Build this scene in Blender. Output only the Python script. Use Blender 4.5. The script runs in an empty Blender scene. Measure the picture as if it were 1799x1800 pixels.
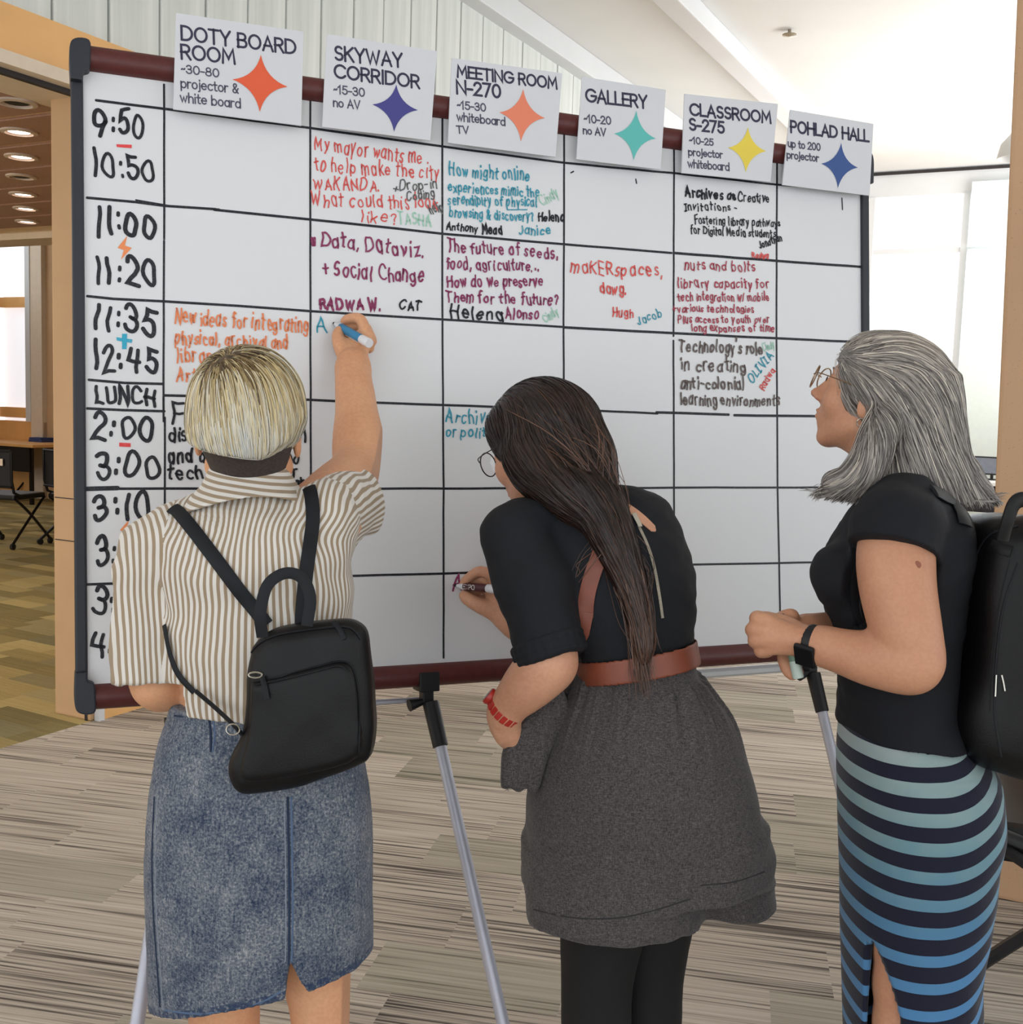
import bpy, bmesh, math, random
import numpy as np
from mathutils import Vector, Matrix
import openvdb as vdb
PI = math.pi
random.seed(7); RNG = np.random.default_rng(7)
S = bpy.context.scene
COL = S.collection
# ---------------------------------------------------------------- camera
F = 1960.0                      # focal length in pixels of the 1799 px frame
CAMH = 1.45
UPC = Vector((0.033, 1.0, 0.0995)).normalized()      # world up seen from the camera (slight roll and pitch)
FW = Vector((0, 0, -1)); YW = (FW - FW.dot(UPC)*UPC).normalized(); XW = YW.cross(UPC)
ROT = Matrix((XW, YW, UPC))                           # camera axes -> world
cd = bpy.data.cameras.new('camera'); cam = bpy.data.objects.new('camera', cd); COL.objects.link(cam)
cd.sensor_width = 36; cd.lens = 36*F/1799; cd.clip_start = .05; cd.clip_end = 200
cam.matrix_world = Matrix.Translation((0, 0, CAMH)) @ ROT.to_4x4()
S.camera = cam
# ---------------------------------------------------------------- light and exposure
S.view_settings.view_transform = 'Standard'; S.view_settings.look = 'None'
S.view_settings.exposure = 0.22; S.view_settings.gamma = 1.0; S.view_settings.use_curve_mapping = False
wd = bpy.data.worlds.new('sky'); S.world = wd; wd.use_nodes = True
wb = wd.node_tree.nodes['Background']; wb.inputs[0].default_value = (.93, .97, 1.0, 1); wb.inputs[1].default_value = 1.52
S.cycles.max_bounces = 6; S.cycles.diffuse_bounces = 3; S.cycles.glossy_bounces = 2; S.cycles.transmission_bounces = 3
S.cycles.transparent_max_bounces = 4
def pix(px, py, Z):             # world point seen at photo pixel (px,py) at depth Z along the view axis
    return cam.matrix_world @ Vector(((px-899.5)/F*Z, (900-py)/F*Z, -Z))
def ray(px, py):
    o = cam.matrix_world.translation
    return o, (pix(px, py, 1) - o)
def hit(px, py, p0, n):         # where that pixel's ray meets a plane
    o, d = ray(px, py); return o + d*((p0-o).dot(n)/d.dot(n))
def floor_at(px, py, z=0.0): return hit(px, py, Vector((0, 0, z)), Vector((0, 0, 1)))
def area(name, loc, aim, size, power, col=(1, 1, 1), sy=None):
    l = bpy.data.lights.new(name, 'AREA'); l.energy = power; l.color = col; l.size = size
    if sy: l.shape = 'RECTANGLE'; l.size_y = sy
    o = bpy.data.objects.new(name, l); COL.objects.link(o); o.location = loc
    o.rotation_euler = (Vector(aim)-Vector(loc)).to_track_quat('-Z', 'Y').to_euler(); return o
SUNNY = area('window_light', (7.5, 19.5, 3.2), (1.0, 4.0, 1.2), 9.0, 900, (.90, .95, 1.0), 4.2)      # daylight beyond the far windows
area('ceiling_fill', (6.4, 7.5, 2.3), (6.0, 8.5, 6), 4.0, 400, (1.0, .985, .97), 6.0)                       # added fill light with no fixture behind it, brightens the ceiling
area('corridor_light', (-5.5, 5.5, 2.6), (-5.0, 5.8, 0), 2.0, 260, (1.0, .90, .74), 4.0)                 # warm lamps of the side room
# ---------------------------------------------------------------- materials
def lin(c):
    return tuple((x/12.92 if x <= .04045 else ((x+.055)/1.055)**2.4) for x in (v/255 for v in c)) + (1,)
class NT:
    def __init__(s, name):
        s.m = bpy.data.materials.new(name); s.m.use_nodes = True; s.t = s.m.node_tree
        s.b = s.t.nodes['Principled BSDF']
    def n(s, typ, **kw):
        x = s.t.nodes.new(typ)
        for k, v in kw.items():
            if k.startswith('i_'):
                k = k[2:]; k = int(k) if k.isdigit() else k.replace('_', ' ')
                s.put(x.inputs[k], v)
            else: setattr(x, k, v)
        return x
    def put(s, sock, v):
        if isinstance(v, bpy.types.NodeSocket): s.t.links.new(v, sock)
        elif isinstance(v, bpy.types.Node): s.t.links.new(v.outputs[0], sock)
        else: sock.default_value = v
    def math(s, op, a, b=0.0, c=None):
        x = s.n('ShaderNodeMath', operation=op); s.put(x.inputs[0], a); s.put(x.inputs[1], b)
        if c is not None: s.put(x.inputs[2], c)
        return x.outputs[0]
    def ramp(s, f, stops, interp='LINEAR'):
        x = s.n('ShaderNodeValToRGB'); x.color_ramp.interpolation = interp
        el = x.color_ramp.elements
        while len(el) < len(stops): el.new(.5)
        for e, (p, c) in zip(el, stops): e.position = p; e.color = c
        s.put(x.inputs[0], f); return x.outputs[0]
    def mix(s, f, a, b, typ='MIX'):
        x = s.n('ShaderNodeMix', data_type='RGBA', blend_type=typ)
        s.put(x.inputs[0], f); s.put(x.inputs[6], a); s.put(x.inputs[7], b); return x.outputs[2]
    def coord(s, kind='Object', scale=(1, 1, 1), rot=(0, 0, 0)):
        c = s.n('ShaderNodeTexCoord'); mp = s.n('ShaderNodeMapping'); s.put(mp.inputs[0], c.outputs[kind])
        mp.inputs['Scale'].default_value = scale; mp.inputs['Rotation'].default_value = rot; return mp.outputs[0]
    def noise(s, vec, scale, detail=2, rough=.5):
        x = s.n('ShaderNodeTexNoise'); s.put(x.inputs['Vector'], vec); x.inputs['Scale'].default_value = scale
        x.inputs['Detail'].default_value = detail; x.inputs['Roughness'].default_value = rough; return x.outputs[0]
    def attr(s, name): return s.n('ShaderNodeAttribute', attribute_name=name)
    def bump(s, h, strength=.3, dist=.002):
        x = s.n('ShaderNodeBump'); x.inputs['Strength'].default_value = strength; x.inputs['Distance'].default_value = dist
        s.put(x.inputs['Height'], h); s.put(s.b.inputs['Normal'], x.outputs[0])
    def color(s, v): s.put(s.b.inputs['Base Color'], v)
    def set(s, rough=.6, metal=0, spec=.5, sheen=0, coat=0):
        s.b.inputs['Roughness'].default_value = rough; s.b.inputs['Metallic'].default_value = metal
        s.b.inputs['Specular IOR Level'].default_value = spec; s.b.inputs['Sheen Weight'].default_value = sheen
        s.b.inputs['Coat Weight'].default_value = coat; return s
def mat(name, c, rough=.6, metal=0, spec=.5, var=.08, scale=20, bump=0, bscale=None, sheen=0, coat=0, bdist=.002):
    k = NT(name).set(rough, metal, spec, sheen, coat); col = lin(c)
    v = k.coord(); nz = k.noise(v, scale, 3)
    lo = tuple(x*(1-var) for x in col[:3])+(1,); hi = tuple(min(1, x*(1+var)) for x in col[:3])+(1,)
    k.color(k.ramp(nz, [(.3, lo), (.7, hi)]))
    if bump: k.bump(k.noise(v, bscale or scale*6, 3), bump, bdist)
    return k.m
# ---------------------------------------------------------------- object helpers
def tag(o, label=None, cat=None, group=None, kind=None):
    if label: o['label'] = label
    if cat: o['category'] = cat
    if group: o['group'] = group
    if kind: o['kind'] = kind
    return o
def empty(name, loc=(0, 0, 0), label=None, cat=None, group=None, rz=0):
    o = bpy.data.objects.new(name, None); COL.objects.link(o); o.location = loc; o.rotation_euler = (0, 0, rz)
    o.empty_display_size = .05
    bpy.context.view_layer.update()
    return tag(o, label, cat, group)
def keep_parent(o, parent):
    if parent: o.parent = parent; o.matrix_parent_inverse = parent.matrix_world.inverted()
    return o
def link_mesh(name, me, m=None, parent=None, smooth=False, kind=None, local=False):
    if m is not None:
        for mm in (m if isinstance(m, (list, tuple)) else [m]): me.materials.append(mm)
    if smooth: me.shade_smooth()
    o = bpy.data.objects.new(name, me); COL.objects.link(o)
    if parent:
        if local: o.parent = parent
        else: keep_parent(o, parent)
    if kind: o['kind'] = kind
    return o
class MB:                        # collects boxes, tubes, ribbons and links them as ONE mesh
    def __init__(s): s.v = []; s.f = []
    def add(s, v, f):
        k = len(s.v); s.v += [tuple(x) for x in v]; s.f += [tuple(i+k for i in q) for q in f]; return s
    def hexa(s, c):              # 8 corners: bottom 4 (ccw) then top 4
        return s.add(c, [(3, 2, 1, 0), (4, 5, 6, 7), (0, 1, 5, 4), (1, 2, 6, 5), (2, 3, 7, 6), (3, 0, 4, 7)])
    def box(s, a, b, M=None):
        (x0, y0, z0), (x1, y1, z1) = a, b
        c = [(x0, y0, z0), (x1, y0, z0), (x1, y1, z0), (x0, y1, z0), (x0, y0, z1), (x1, y0, z1), (x1, y1, z1), (x0, y1, z1)]
        if M is not None: c = [M @ Vector(p) for p in c]
        return s.hexa(c)
    def tube(s, pts, r, n=8, flat=1.0, up=None, cap=True, M=None):
        pts = [Vector(p) for p in pts]
        if M is not None: pts = [M @ p for p in pts]
        m = len(pts); rr = r if isinstance(r, (list, tuple)) else [r]*m
        k = len(s.v); N = None
        for i, p in enumerate(pts):
            t = (pts[min(i+1, m-1)]-pts[max(i-1, 0)]).normalized()
            if up is not None:
                u_ = up[i] if isinstance(up, (list, tuple)) else up
                N = Vector(u_) - Vector(u_).dot(t)*t
            elif N is None: N = t.orthogonal()
            else: N = N - N.dot(t)*t
            N.normalize(); B = t.cross(N)
            for j in range(n):
                a = 2*PI*(j+.5)/n
                s.v.append(tuple(p + B*(math.cos(a)*rr[i]) + N*(math.sin(a)*rr[i]*flat)))
        for i in range(m-1):
            for j in range(n):
                a = k+i*n+j; b = k+i*n+(j+1) % n; s.f.append((a, b, b+n, a+n))
        if cap: s.f.append(tuple(k+j for j in range(n))[::-1]); s.f.append(tuple(k+(m-1)*n+j for j in range(n)))
        return s
    def lathe(s, prof, n=24, M=None):   # prof: (r,z)
        k = len(s.v)
        for r, z in prof:
            for j in range(n):
                p = Vector((r*math.cos(2*PI*j/n), r*math.sin(2*PI*j/n), z)); s.v.append(tuple(M @ p if M is not None else p))
        for i in range(len(prof)-1):
            for j in range(n):
                a = k+i*n+j; b = k+i*n+(j+1) % n; s.f.append((a, b, b+n, a+n))
        if prof[0][0] > 1e-6: s.f.append(tuple(k+j for j in range(n))[::-1])
        if prof[-1][0] > 1e-6: s.f.append(tuple(k+(len(prof)-1)*n+j for j in range(n)))
        return s
    def build(s, name, m=None, parent=None, smooth=False, kind=None, bevel=0, local=False):
        me = bpy.data.meshes.new(name); me.from_pydata(s.v, [], s.f); me.update()
        if bevel:
            bm = bmesh.new(); bm.from_mesh(me)
            bmesh.ops.recalc_face_normals(bm, faces=bm.faces)
            bmesh.ops.bevel(bm, geom=[e for e in bm.edges if e.calc_face_angle(0) > .5], offset=bevel, segments=2, affect='EDGES', profile=.6)
            bm.to_mesh(me); bm.free()
        else:
            bm = bmesh.new(); bm.from_mesh(me); bmesh.ops.recalc_face_normals(bm, faces=bm.faces); bm.to_mesh(me); bm.free()
        o = link_mesh(name, me, m, parent, False, kind, local)
        if smooth: me.shade_smooth(); me.set_sharp_from_angle(angle=math.radians(40))
        return o
def spline(pts, n=8):            # Catmull-Rom through points of any dimension
    P = np.array([list(p) for p in pts], float); m = len(P)
    Q = np.vstack([2*P[0]-P[1], P, 2*P[-1]-P[-2]]); out = []
    for i in range(m-1):
        a, b, c, d = Q[i:i+4]
        for t in np.linspace(0, 1, n, endpoint=False):
            out.append(.5*((2*b)+(c-a)*t+(2*a-5*b+4*c-d)*t*t+(3*b-a-3*c+d)*t**3))
    out.append(P[-1]); return np.array(out)
# ================================================================ the setting
# wall frame: A runs along the glass wall away from us, N points out of it into the room
o_, dA = ray(1930, 738); A = Vector((dA.x, dA.y, 0)).normalized(); N_ = Vector((A.y, -A.x, 0))
O = floor_at(160, 1268)
def W(t, n, z): return O + A*t + N_*n + Vector((0, 0, z))
MW = Matrix(((A.x, N_.x, 0, O.x), (A.y, N_.y, 0, O.y), (0, 0, 1, 0), (0, 0, 0, 1)))
def onwall(px, py, n=0.0):
    p = hit(px, py, W(0, n, 0), N_); q = p-O; return q.dot(A), p.z
ZT = onwall(1000, 86)[1]         # height of the ceiling above the glass wall
ZL = onwall(100, 127)[1]         # underside of the wooden fascia
ZF = onwall(100, 46)[1]          # its top
m_tan = mat('tan_painted_wall', (202, 164, 124), .7, var=.05, scale=3, bump=.1, bscale=200)
m_wood = mat('maple_veneer', (232, 178, 112), .5, var=.07, scale=4)
m_white = mat('white_paint', (226, 226, 224), .7, var=.02, scale=2)
m_whited = mat('white_steel', (214, 216, 218), .5, var=.03, scale=2)
m_trim = mat('pale_trim', (222, 205, 184), .6, var=.03)
m_dark = mat('dark_gap', (40, 34, 34), .7)
# channel glass: cool translucent-looking white with faint vertical streaks
k = NT('channel_glass').set(.35, 0, .5)
v = k.coord('Object', (6, 6, .25)); k.color(k.ramp(k.noise(v, 3, 3), [(.3, lin((203, 208, 203))), (.7, lin((226, 229, 225)))]))
k.bump(k.noise(v, 30, 2), .1, .004); m_glassw = k.m
m_joint = mat('glass_joint', (150, 158, 155), .6)
# carpet
def carpet(name, stops, ang, patch):
    k = NT(name).set(.95, 0, .1); v = k.coord('Object', (1, 1, 1), (0, 0, ang))
    sp = k.n('ShaderNodeSeparateXYZ'); k.put(sp.inputs[0], v); x, y = sp.outputs[0], sp.outputs[1]
    row = k.math('FLOOR', k.math('DIVIDE', y, patch[1]))
    wn = k.n('ShaderNodeTexWhiteNoise', noise_dimensions='1D'); k.put(wn.inputs['W'], row)
    cell = k.math('FLOOR', k.math('ADD', k.math('DIVIDE', x, patch[0]), k.math('MULTIPLY', wn.outputs[0], 1.0)))
    wn2 = k.n('ShaderNodeTexWhiteNoise', noise_dimensions='2D'); cb = k.n('ShaderNodeCombineXYZ')
    k.put(cb.inputs[0], cell); k.put(cb.inputs[1], row); k.put(wn2.inputs['Vector'], cb.outputs[0])
    r = wn2.outputs[0]
    # fine stripes: long in x, thin in y, re-dealt in every tile
    cb2 = k.n('ShaderNodeCombineXYZ'); k.put(cb2.inputs[0], k.math('MULTIPLY', x, 1.6)); k.put(cb2.inputs[1], k.math('MULTIPLY', y, patch[2]))
    k.put(cb2.inputs[2], k.math('MULTIPLY', r, 37.0))
    s1 = k.noise(cb2.outputs[0], 1.0, 1, .6)
    lum = k.math('ADD', k.math('MULTIPLY', k.math('SUBTRACT', s1, .5), patch[3]), k.math('MULTIPLY', k.math('SUBTRACT', r, .5), patch[4]))
    big = k.noise(v, .7, 1)
    lum = k.math('ADD', k.math('ADD', lum, .5), k.math('MULTIPLY', k.math('SUBTRACT', big, .5), .35))
    col = k.ramp(lum, stops)
    green = k.math('GREATER_THAN', k.math('FRACT', k.math('MULTIPLY', r, 7.13)), .75)
    k.color(k.mix(k.math('MULTIPLY', green, .35), col, lin((140, 142, 122))))
    k.bump(k.math('ADD', s1, k.math('MULTIPLY', k.noise(k.coord('Object', (1, 1, 1)), 900, 2), .6)), .7, .004)
    return k.m
m_carpet = carpet('striped_carpet', [(.10, lin((86, 79, 75))), (.30, lin((150, 141, 132))), (.44, lin((190, 179, 166))), (.9, lin((216, 207, 195)))], math.radians(11.2), (.5, .25, 105, 1.7, .24))
m_olive = carpet('olive_carpet', [(.2, lin((136, 126, 88))), (.5, lin((176, 158, 108))), (.8, lin((204, 186, 132)))], math.radians(30), (.34, .15, 60, .22, .62))
# floor: main carpet on the room side of the wall line, olive carpet in the room on the left
ff = MB(); ff.box((-7, 0, -.05), (22, 12, 0), MW); tag(ff.build('floor', m_carpet), kind='structure')
ff = MB(); ff.box((-7, -9, -.05), (22, 0, 0), MW); tag(ff.build('floor', m_olive), kind='structure')
# the wall end beside the opening, the wall behind the board, and the glass channels above
TH = (W(0, 0, 0)-hit(97, 1254, W(0, 0, 0), A)).length
wl = MB(); wl.box((0, -TH, 0), (11.2, -.002, ZF), MW); wall = tag(wl.build('wall_back', m_tan, bevel=.01), kind='structure')
MB().box((.03, -.002, 0), (11.2, .02, 1.0), MW).build('wood_panel', m_wood, wall)
MB().box((-.004, -.034, 0), (.0, -.02, .07), MW).build('cable_cover', m_dark, wall)
MB().box((.02, -.0, 0), (.05, .03, .10), MW).build('corner_guard', m_whited, wall)
for a, b in ((760-14, .36), (876+1, .3)):    # scuffed horizontal joints on the wall end
    zz = hit(110, 950 if b > .33 else 876, W(0, 0, 0), A).z
    MB().box((-.002, -TH*.95, zz), (0, -TH*.1, zz+.004), MW).build('joint', m_dark, wall)
# fascia over the opening
MB().box((-7, -TH-.05, ZL), (11.2, .04, ZF), MW).build('fascia', m_wood, wall)
MB().box((-7, -TH-.1, ZL-.05), (11.2, .06, ZL), MW).build('fascia_trim', m_trim, wall)
MB().box((-7, -.03, ZL-.07), (0, .0, ZL-.05), MW).build('shadow_gap', m_dark, wall)
tp = [onwall(x, 40)[0] for x in (93, 197, 288, 372, 448, 515, 577, 635, 687, 735, 777, 820, 858, 893, 928, 960, 988, 1015, 1040, 1065)]
step = (tp[-1]-tp[0])/19
t = tp[0]-step*6
pme = None
for i in range(34):
    g = step-.012
    if pme is None:
        o = MB().box((-g/2, -.05, 0), (g/2, .0, ZT-ZF)).build('glass_panel', m_glassw, bevel=.006); pme = o.data
    else: o = bpy.data.objects.new('glass_panel', pme); COL.objects.link(o)
    o.matrix_world = MW @ Matrix.Translation((t+step/2, random.uniform(-.002, .002), ZF)); keep_parent(o, wall); t += step
MB().box((tp[0]-step*6, -.06, ZF), (t, -.03, ZT), MW).build('glass_backing', m_joint, wall)
# ceiling and its beams (parallel to the glass wall)
ce = MB(); pw = hit(1560, 302, Vector((0, 0, ZT)), Vector((0, 0, 1))); TW = (pw-O).dot(A)
ce.box((-7, -.4, ZT), (TW+.1, 12, ZT+.1), MW); ceiling = tag(ce.build('ceiling', m_white), kind='structure')
def on_ceil(px, py, z): p = hit(px, py, Vector((0, 0, z)), Vector((0, 0, 1))); return (p-O).dot(N_)
MB().box((-7, -.1, ZT-.17), (TW, .12, ZT), MW).build('edge_beam', m_whited, ceiling, bevel=.01)
n1 = on_ceil(1180, 0, ZT-.02); n2 = n1
MB().box((-7, n1, ZT-.14), (TW, n1+.16, ZT-.0), MW).build('ceiling_beam', m_whited, ceiling, bevel=.01)
# hanging sprinkler head and a joint line in the ceiling
sp = floor_at(1388, 60, ZT-.03)
tag(MB().tube([sp+Vector((0, 0, .03)), sp], .012, 8).lathe([(.0, -.02), (.05, -.012), (.05, -.004), (.01, 0)], 12, Matrix.Translation(sp)).build('sprinkler_head', mat('brass', (150, 140, 120), .4, .6)), 'small sprinkler head under the white ceiling above the board', 'sprinkler')
# ---- window wall at the far right, square to the glass wall
pw = hit(1560, 302, Vector((0, 0, ZT)), Vector((0, 0, 1))); TW = (pw-O).dot(A)
def onwin(px, py):
    p = hit(px, py, W(TW, 0, 0), A); return (p-O).dot(N_), p.z
na, zh = onwin(1533, 318); nb, _ = onwin(1703, 318); nc, zm = onwin(1620, 440)
win = MB()
n_lo, n_hi = 1.2, 11.9
win.box((TW, .0, ZT-.28), (TW+.1, n_hi, ZT-.02), MW)
win.box((TW, .0, 0), (TW+.1, n_hi, .35), MW)
wsh = tag(win.build('wall_far', m_whited), kind='structure')
wf = tag(MB().box((TW-.03, .0, ZT-.04), (TW, n_hi, ZT-.01), MW).build('trim_1', m_dark), kind='structure')
wd_ = nb-na
wn = tag(MB().box((TW, .0, zm-.03), (TW+.06, n_hi, zm+.02), MW).build('window_1', m_whited), kind='structure')
q = nb-5*wd_*.98
while q < n_hi:
    MB().box((TW-.02, q-.035, .35), (TW+.08, q+.035, ZT-.28), MW).build('mullion', m_whited, wn); q += wd_*.98
def glass(name, gloss=.06, tint=(1, 1, 1, 1)):
    k = NT(name); tr = k.n('ShaderNodeBsdfTransparent'); tr.inputs[0].default_value = tint; gs = k.n('ShaderNodeBsdfGlossy'); gs.inputs['Roughness'].default_value = .03
    mx = k.n('ShaderNodeMixShader'); mx.inputs[0].default_value = gloss; k.t.links.new(tr.outputs[0], mx.inputs[1]); k.t.links.new(gs.outputs[0], mx.inputs[2])
    k.t.links.new(mx.outputs[0], k.t.nodes['Material Output'].inputs[0]); return k.m
m_pane = glass('window_glass')
q = nb-5*wd_*.98
while q < n_hi-wd_:
    for za, zb in ((.35, zm-.03), (zm+.02, ZT-.28)):
        MB().box((TW+.03, q+.035, za), (TW+.036, q+wd_*.98-.035, zb), MW).build('pane', m_pane, wn)
    q += wd_*.98
# frosted screens right of the mullion
fr = mat('frosted_screen', (214, 224, 220), .6, var=.02)
zs = onwin(1735, 322)[1]
for za, zb in ((.0, zm-.02), (zm+.02, zs)):
    MB().box((TW-.12, nb+.05, za), (TW-.08, nb+1.6, zb), MW).build('frosted_screen', fr, wsh)
# ---- ceiling of the room through the opening: brown slats with recessed lamps
m_slat = mat('brown_perforated_metal', (168, 132, 116), .6, var=.1, scale=60)
m_slatg = mat('slat_gap', (240, 214, 186), .6)
ZC = ZL-.05
TR0 = (lambda p: (p-O).dot(A))(hit(50, 412, Vector((0, 0, ZC)), Vector((0, 0, 1))))
cl = tag(MB().box((-7, -9, ZC+.012), (TR0, -TH-.1, ZC+.1), MW).box((-7, -TH-.1, ZC+.012), (-.05, -.02, ZC+.05), MW).build('ceiling', m_slatg), kind='structure')
ys = [onwall(50, y)[0] for y in (200, 250)]
def tceil(px, py): p = hit(px, py, Vector((0, 0, ZC)), Vector((0, 0, 1))); return (p-O).dot(A), (p-O).dot(N_)
ts = [tceil(50, y)[0] for y in (205, 251, 292, 327, 356, 380)]
dS = (ts[-1]-ts[0])/(len(ts)-1)
q = ts[0]-12*dS; sme = None
while q < TR0-dS:
    if sme is None:
        o = MB().box((0, -9, 0), (dS-.045, -TH-.1, .03)).build('ceiling_slat', m_slat); sme = o.data
    else: o = bpy.data.objects.new('ceiling_slat', sme); COL.objects.link(o)
    o.matrix_world = MW @ Matrix.Translation((q+.02, 0, ZC)); keep_parent(o, cl); q += dS
kl = NT('lamp_glow'); kl.b.inputs['Emission Color'].default_value = (1, .93, .85, 1); kl.b.inputs['Emission Strength'].default_value = 6; m_glow = kl.m
m_ring = mat('pale_ring', (206, 190, 176), .4)
for i, (px, py) in enumerate(((34, 231), (38, 275), (41, 341), (46, 366), (30, 180), (48, 389), (38, 310))):
    p = floor_at(px, py, ZC); M = Matrix.Translation(p)
    r = empty('downlight', p, ['round lamp in brown slat ceiling, %s of the row' % w for w in ('second nearest', 'third nearest', 'fifth nearest', 'sixth nearest', 'nearest, unlit', 'farthest', 'fourth nearest, dark')][i], 'ceiling lamp', 'recessed lamps in the slat ceiling')
    MB().lathe([(.085, .005), (.085, -.008), (.065, -.012), (.06, .004)], 16, M).build('lamp_ring', m_ring, r, True)
    MB().lathe([(.05, -.004), (.0, -.006)], 12, M).build('lamp_lens', m_glow if i not in (4, 6) else m_dark, r)
# far window wall of that room
TR = (floor_at(50, 874)-O).dot(A); ZH = 4.6
tag(MB().box((TR0, -9, ZH), (TR+.2, -TH, ZH+.1), MW).build('ceiling', m_white), kind='structure')
def onfar(px, py): p = hit(px, py, W(TR, 0, 0), A); return (p-O).dot(N_), p.z
m_cur = mat('white_blind', (236, 234, 236), .8, var=.02)
fw = MB()
n77 = onfar(76, 600)[0]; n57 = onfar(58, 600)[0]; n47 = onfar(48, 600)[0]; zcb = onfar(30, 740)[1]
fw.box((TR+.05, n77, 0), (TR+.3, 0, ZH), MW)
wfar = tag(fw.build('wall_left', m_tan), kind='structure')
MB().box((TR, -9, 0), (TR+.2, n77, zcb), MW).build('low_wall', m_wood, wfar)
MB().box((TR-.02, n57-.02, 0), (TR+.2, n77, ZH), MW).build('pier', m_trim, wfar)
wl_ = tag(MB().box((TR+.1, -9, zcb), (TR+.12, n57, ZH), MW).build('window_2', m_cur), kind='structure')
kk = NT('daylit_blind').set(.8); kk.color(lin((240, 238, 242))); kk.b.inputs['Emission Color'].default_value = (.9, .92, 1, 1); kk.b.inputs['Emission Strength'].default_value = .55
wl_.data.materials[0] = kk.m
q = n47; c = 0
for py0, py1 in ((522, 540), (716, 734)):
    z1 = onfar(25, py0)[1]; z0 = onfar(25, py1)[1]
    MB().box((TR+.02, -9, z0), (TR+.09, n47, z1), MW).build('wood_rail', m_wood, wl_)
MB().box((TR-.03, n47, zcb), (TR+.1, n57-.02, ZH), MW).build('window_post', m_whited, wl_)
MB().box((TR0-.02, -9, ZC-.04), (TR0+.3, -TH-.02, ZH), MW).build('light_shelf', m_trim, wl_)
MB().box((-7, -9.2, 0), (TR, -9, ZC), MW).build('wall_side', m_tan)['kind'] = 'structure'
# ---- furniture in that room: a table with nesting chairs
m_blk = mat('black_plastic', (24, 24, 27), .5, spec=.4)
m_mesh = mat('black_mesh_fabric', (34, 34, 38), .75, bump=.5, bscale=900)
m_steel = mat('dark_steel', (44, 42, 44), .35, .7)
def nesting_chair(loc, rz, label, group=None):
    r = empty('mesh_chair', (0, 0, 0), label, 'chair', group)
    MB().box((-.23, -.22, .43), (.23, .22, .48)).build('seat', m_blk, r, bevel=.02, local=True)
    MB().box((-.22, -.25, .55), (.22, -.235, .86)).build('backrest', m_mesh, r, bevel=.006, local=True)
    fb = MB()
    for sx in (-.23, .23): fb.tube([(sx, -.1, .45), (sx, -.22, .5), (sx, -.25, .6), (sx, -.255, .87)], .013, 6)
    fb.tube([(-.23, -.255, .87), (.23, -.255, .87)], .013, 6); fb.tube([(-.23, -.25, .55), (.23, -.25, .55)], .012, 6)
    fb.build('back_frame', m_blk, r, True, local=True)
    for sx in (-.23, .23):
        a = spline([(sx, -.2, .44), (sx*1.05, -.02, .3), (sx*1.12, .24, .05)], 5)
        b = spline([(sx, .2, .44), (sx*1.05, .02, .3), (sx*1.12, -.28, .05)], 5)
        MB().tube(a, .013, 6).build('leg', m_steel, r, True, local=True)
        MB().tube(b, .013, 6).build('leg', m_steel, r, True, local=True)
        for yy in (.24, -.28):
            MB().lathe([(.0, -.012), (.028, -.012), (.028, .012), (0, .012)], 10, Matrix.Translation((sx*1.12, yy, .03)) @ Matrix.Rotation(PI/2, 4, 'Y')).build('caster', m_blk, r, local=True)
    r.location = loc; r.rotation_euler = (0, 0, rz); return r
def work_table(p, rz, L, Wd, label):
    r = empty('work_table', (0, 0, 0), label, 'table')
    MB().box((-L/2, -Wd/2, .70), (L/2, Wd/2, .735)).build('table_top', m_wood, r, bevel=.004, local=True)
    for sx in (-L/2+.12, L/2-.12):
        for sy in (-Wd/2+.08, Wd/2-.08):
            MB().box((sx-.02, sy-.02, 0), (sx+.02, sy+.02, .70)).build('leg', m_steel, r, local=True)
    MB().box((-L/2+.1, -Wd/2+.03, .4), (L/2-.1, -Wd/2+.045, .70)).build('modesty_panel', m_blk, r, local=True)
    r.location = p; r.rotation_euler = (0, 0, rz); return r
ang = math.atan2(A.y, A.x)-PI/2
pt = floor_at(40, 778, .735); tb = work_table((pt.x-.25, pt.y+.2, 0), ang, 1.7, .7, 'maple-topped work table in the room through the opening')
c1 = floor_at(22, 962); nesting_chair((c1.x-.1, c1.y+.15, 0), ang+.25, 'black mesh nesting chair at left edge, paper on its back', 'black chairs around the far work table')
c2 = floor_at(78, 962); nesting_chair((c2.x+.28, c2.y+.2, 0), ang-.2, 'black mesh nesting chair half behind the wall end', 'black chairs around the far work table')
pc = Matrix.Translation((c1.x-.1, c1.y+.15, 0)) @ Matrix.Rotation(ang+.25, 4, 'Z')
tag(MB().box((-.12, -.275, .74), (.16, -.27, .8), pc).build('paper_sheet', mat('paper', (232, 214, 198), .8)), 'pale paper strip stuck on the back of the left chair', 'paper')
for i, px in enumerate((26, 84)):
    p = floor_at(px, 778, .735)
    nesting_chair((p.x-.35+.5*i, p.y+.85, 0), ang+PI, ('black mesh chair beyond the far table, left one', 'black mesh chair beyond the far table, next to the wall end')[i], 'black chairs around the far work table')
M = Matrix.Translation((pt.x-.25+.35, pt.y+.33, .7352)) @ Matrix.Rotation(ang, 4, 'Z')
tag(MB().box((-.12, -.1, 0), (.12, .1, .03), M).box((-.11, -.1, .032), (.1, .1, .055), M).build('folder_stack', mat('blue_card', (48, 66, 118), .7)), 'blue folders stacked on the maple table between chairs', 'folders')
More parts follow.
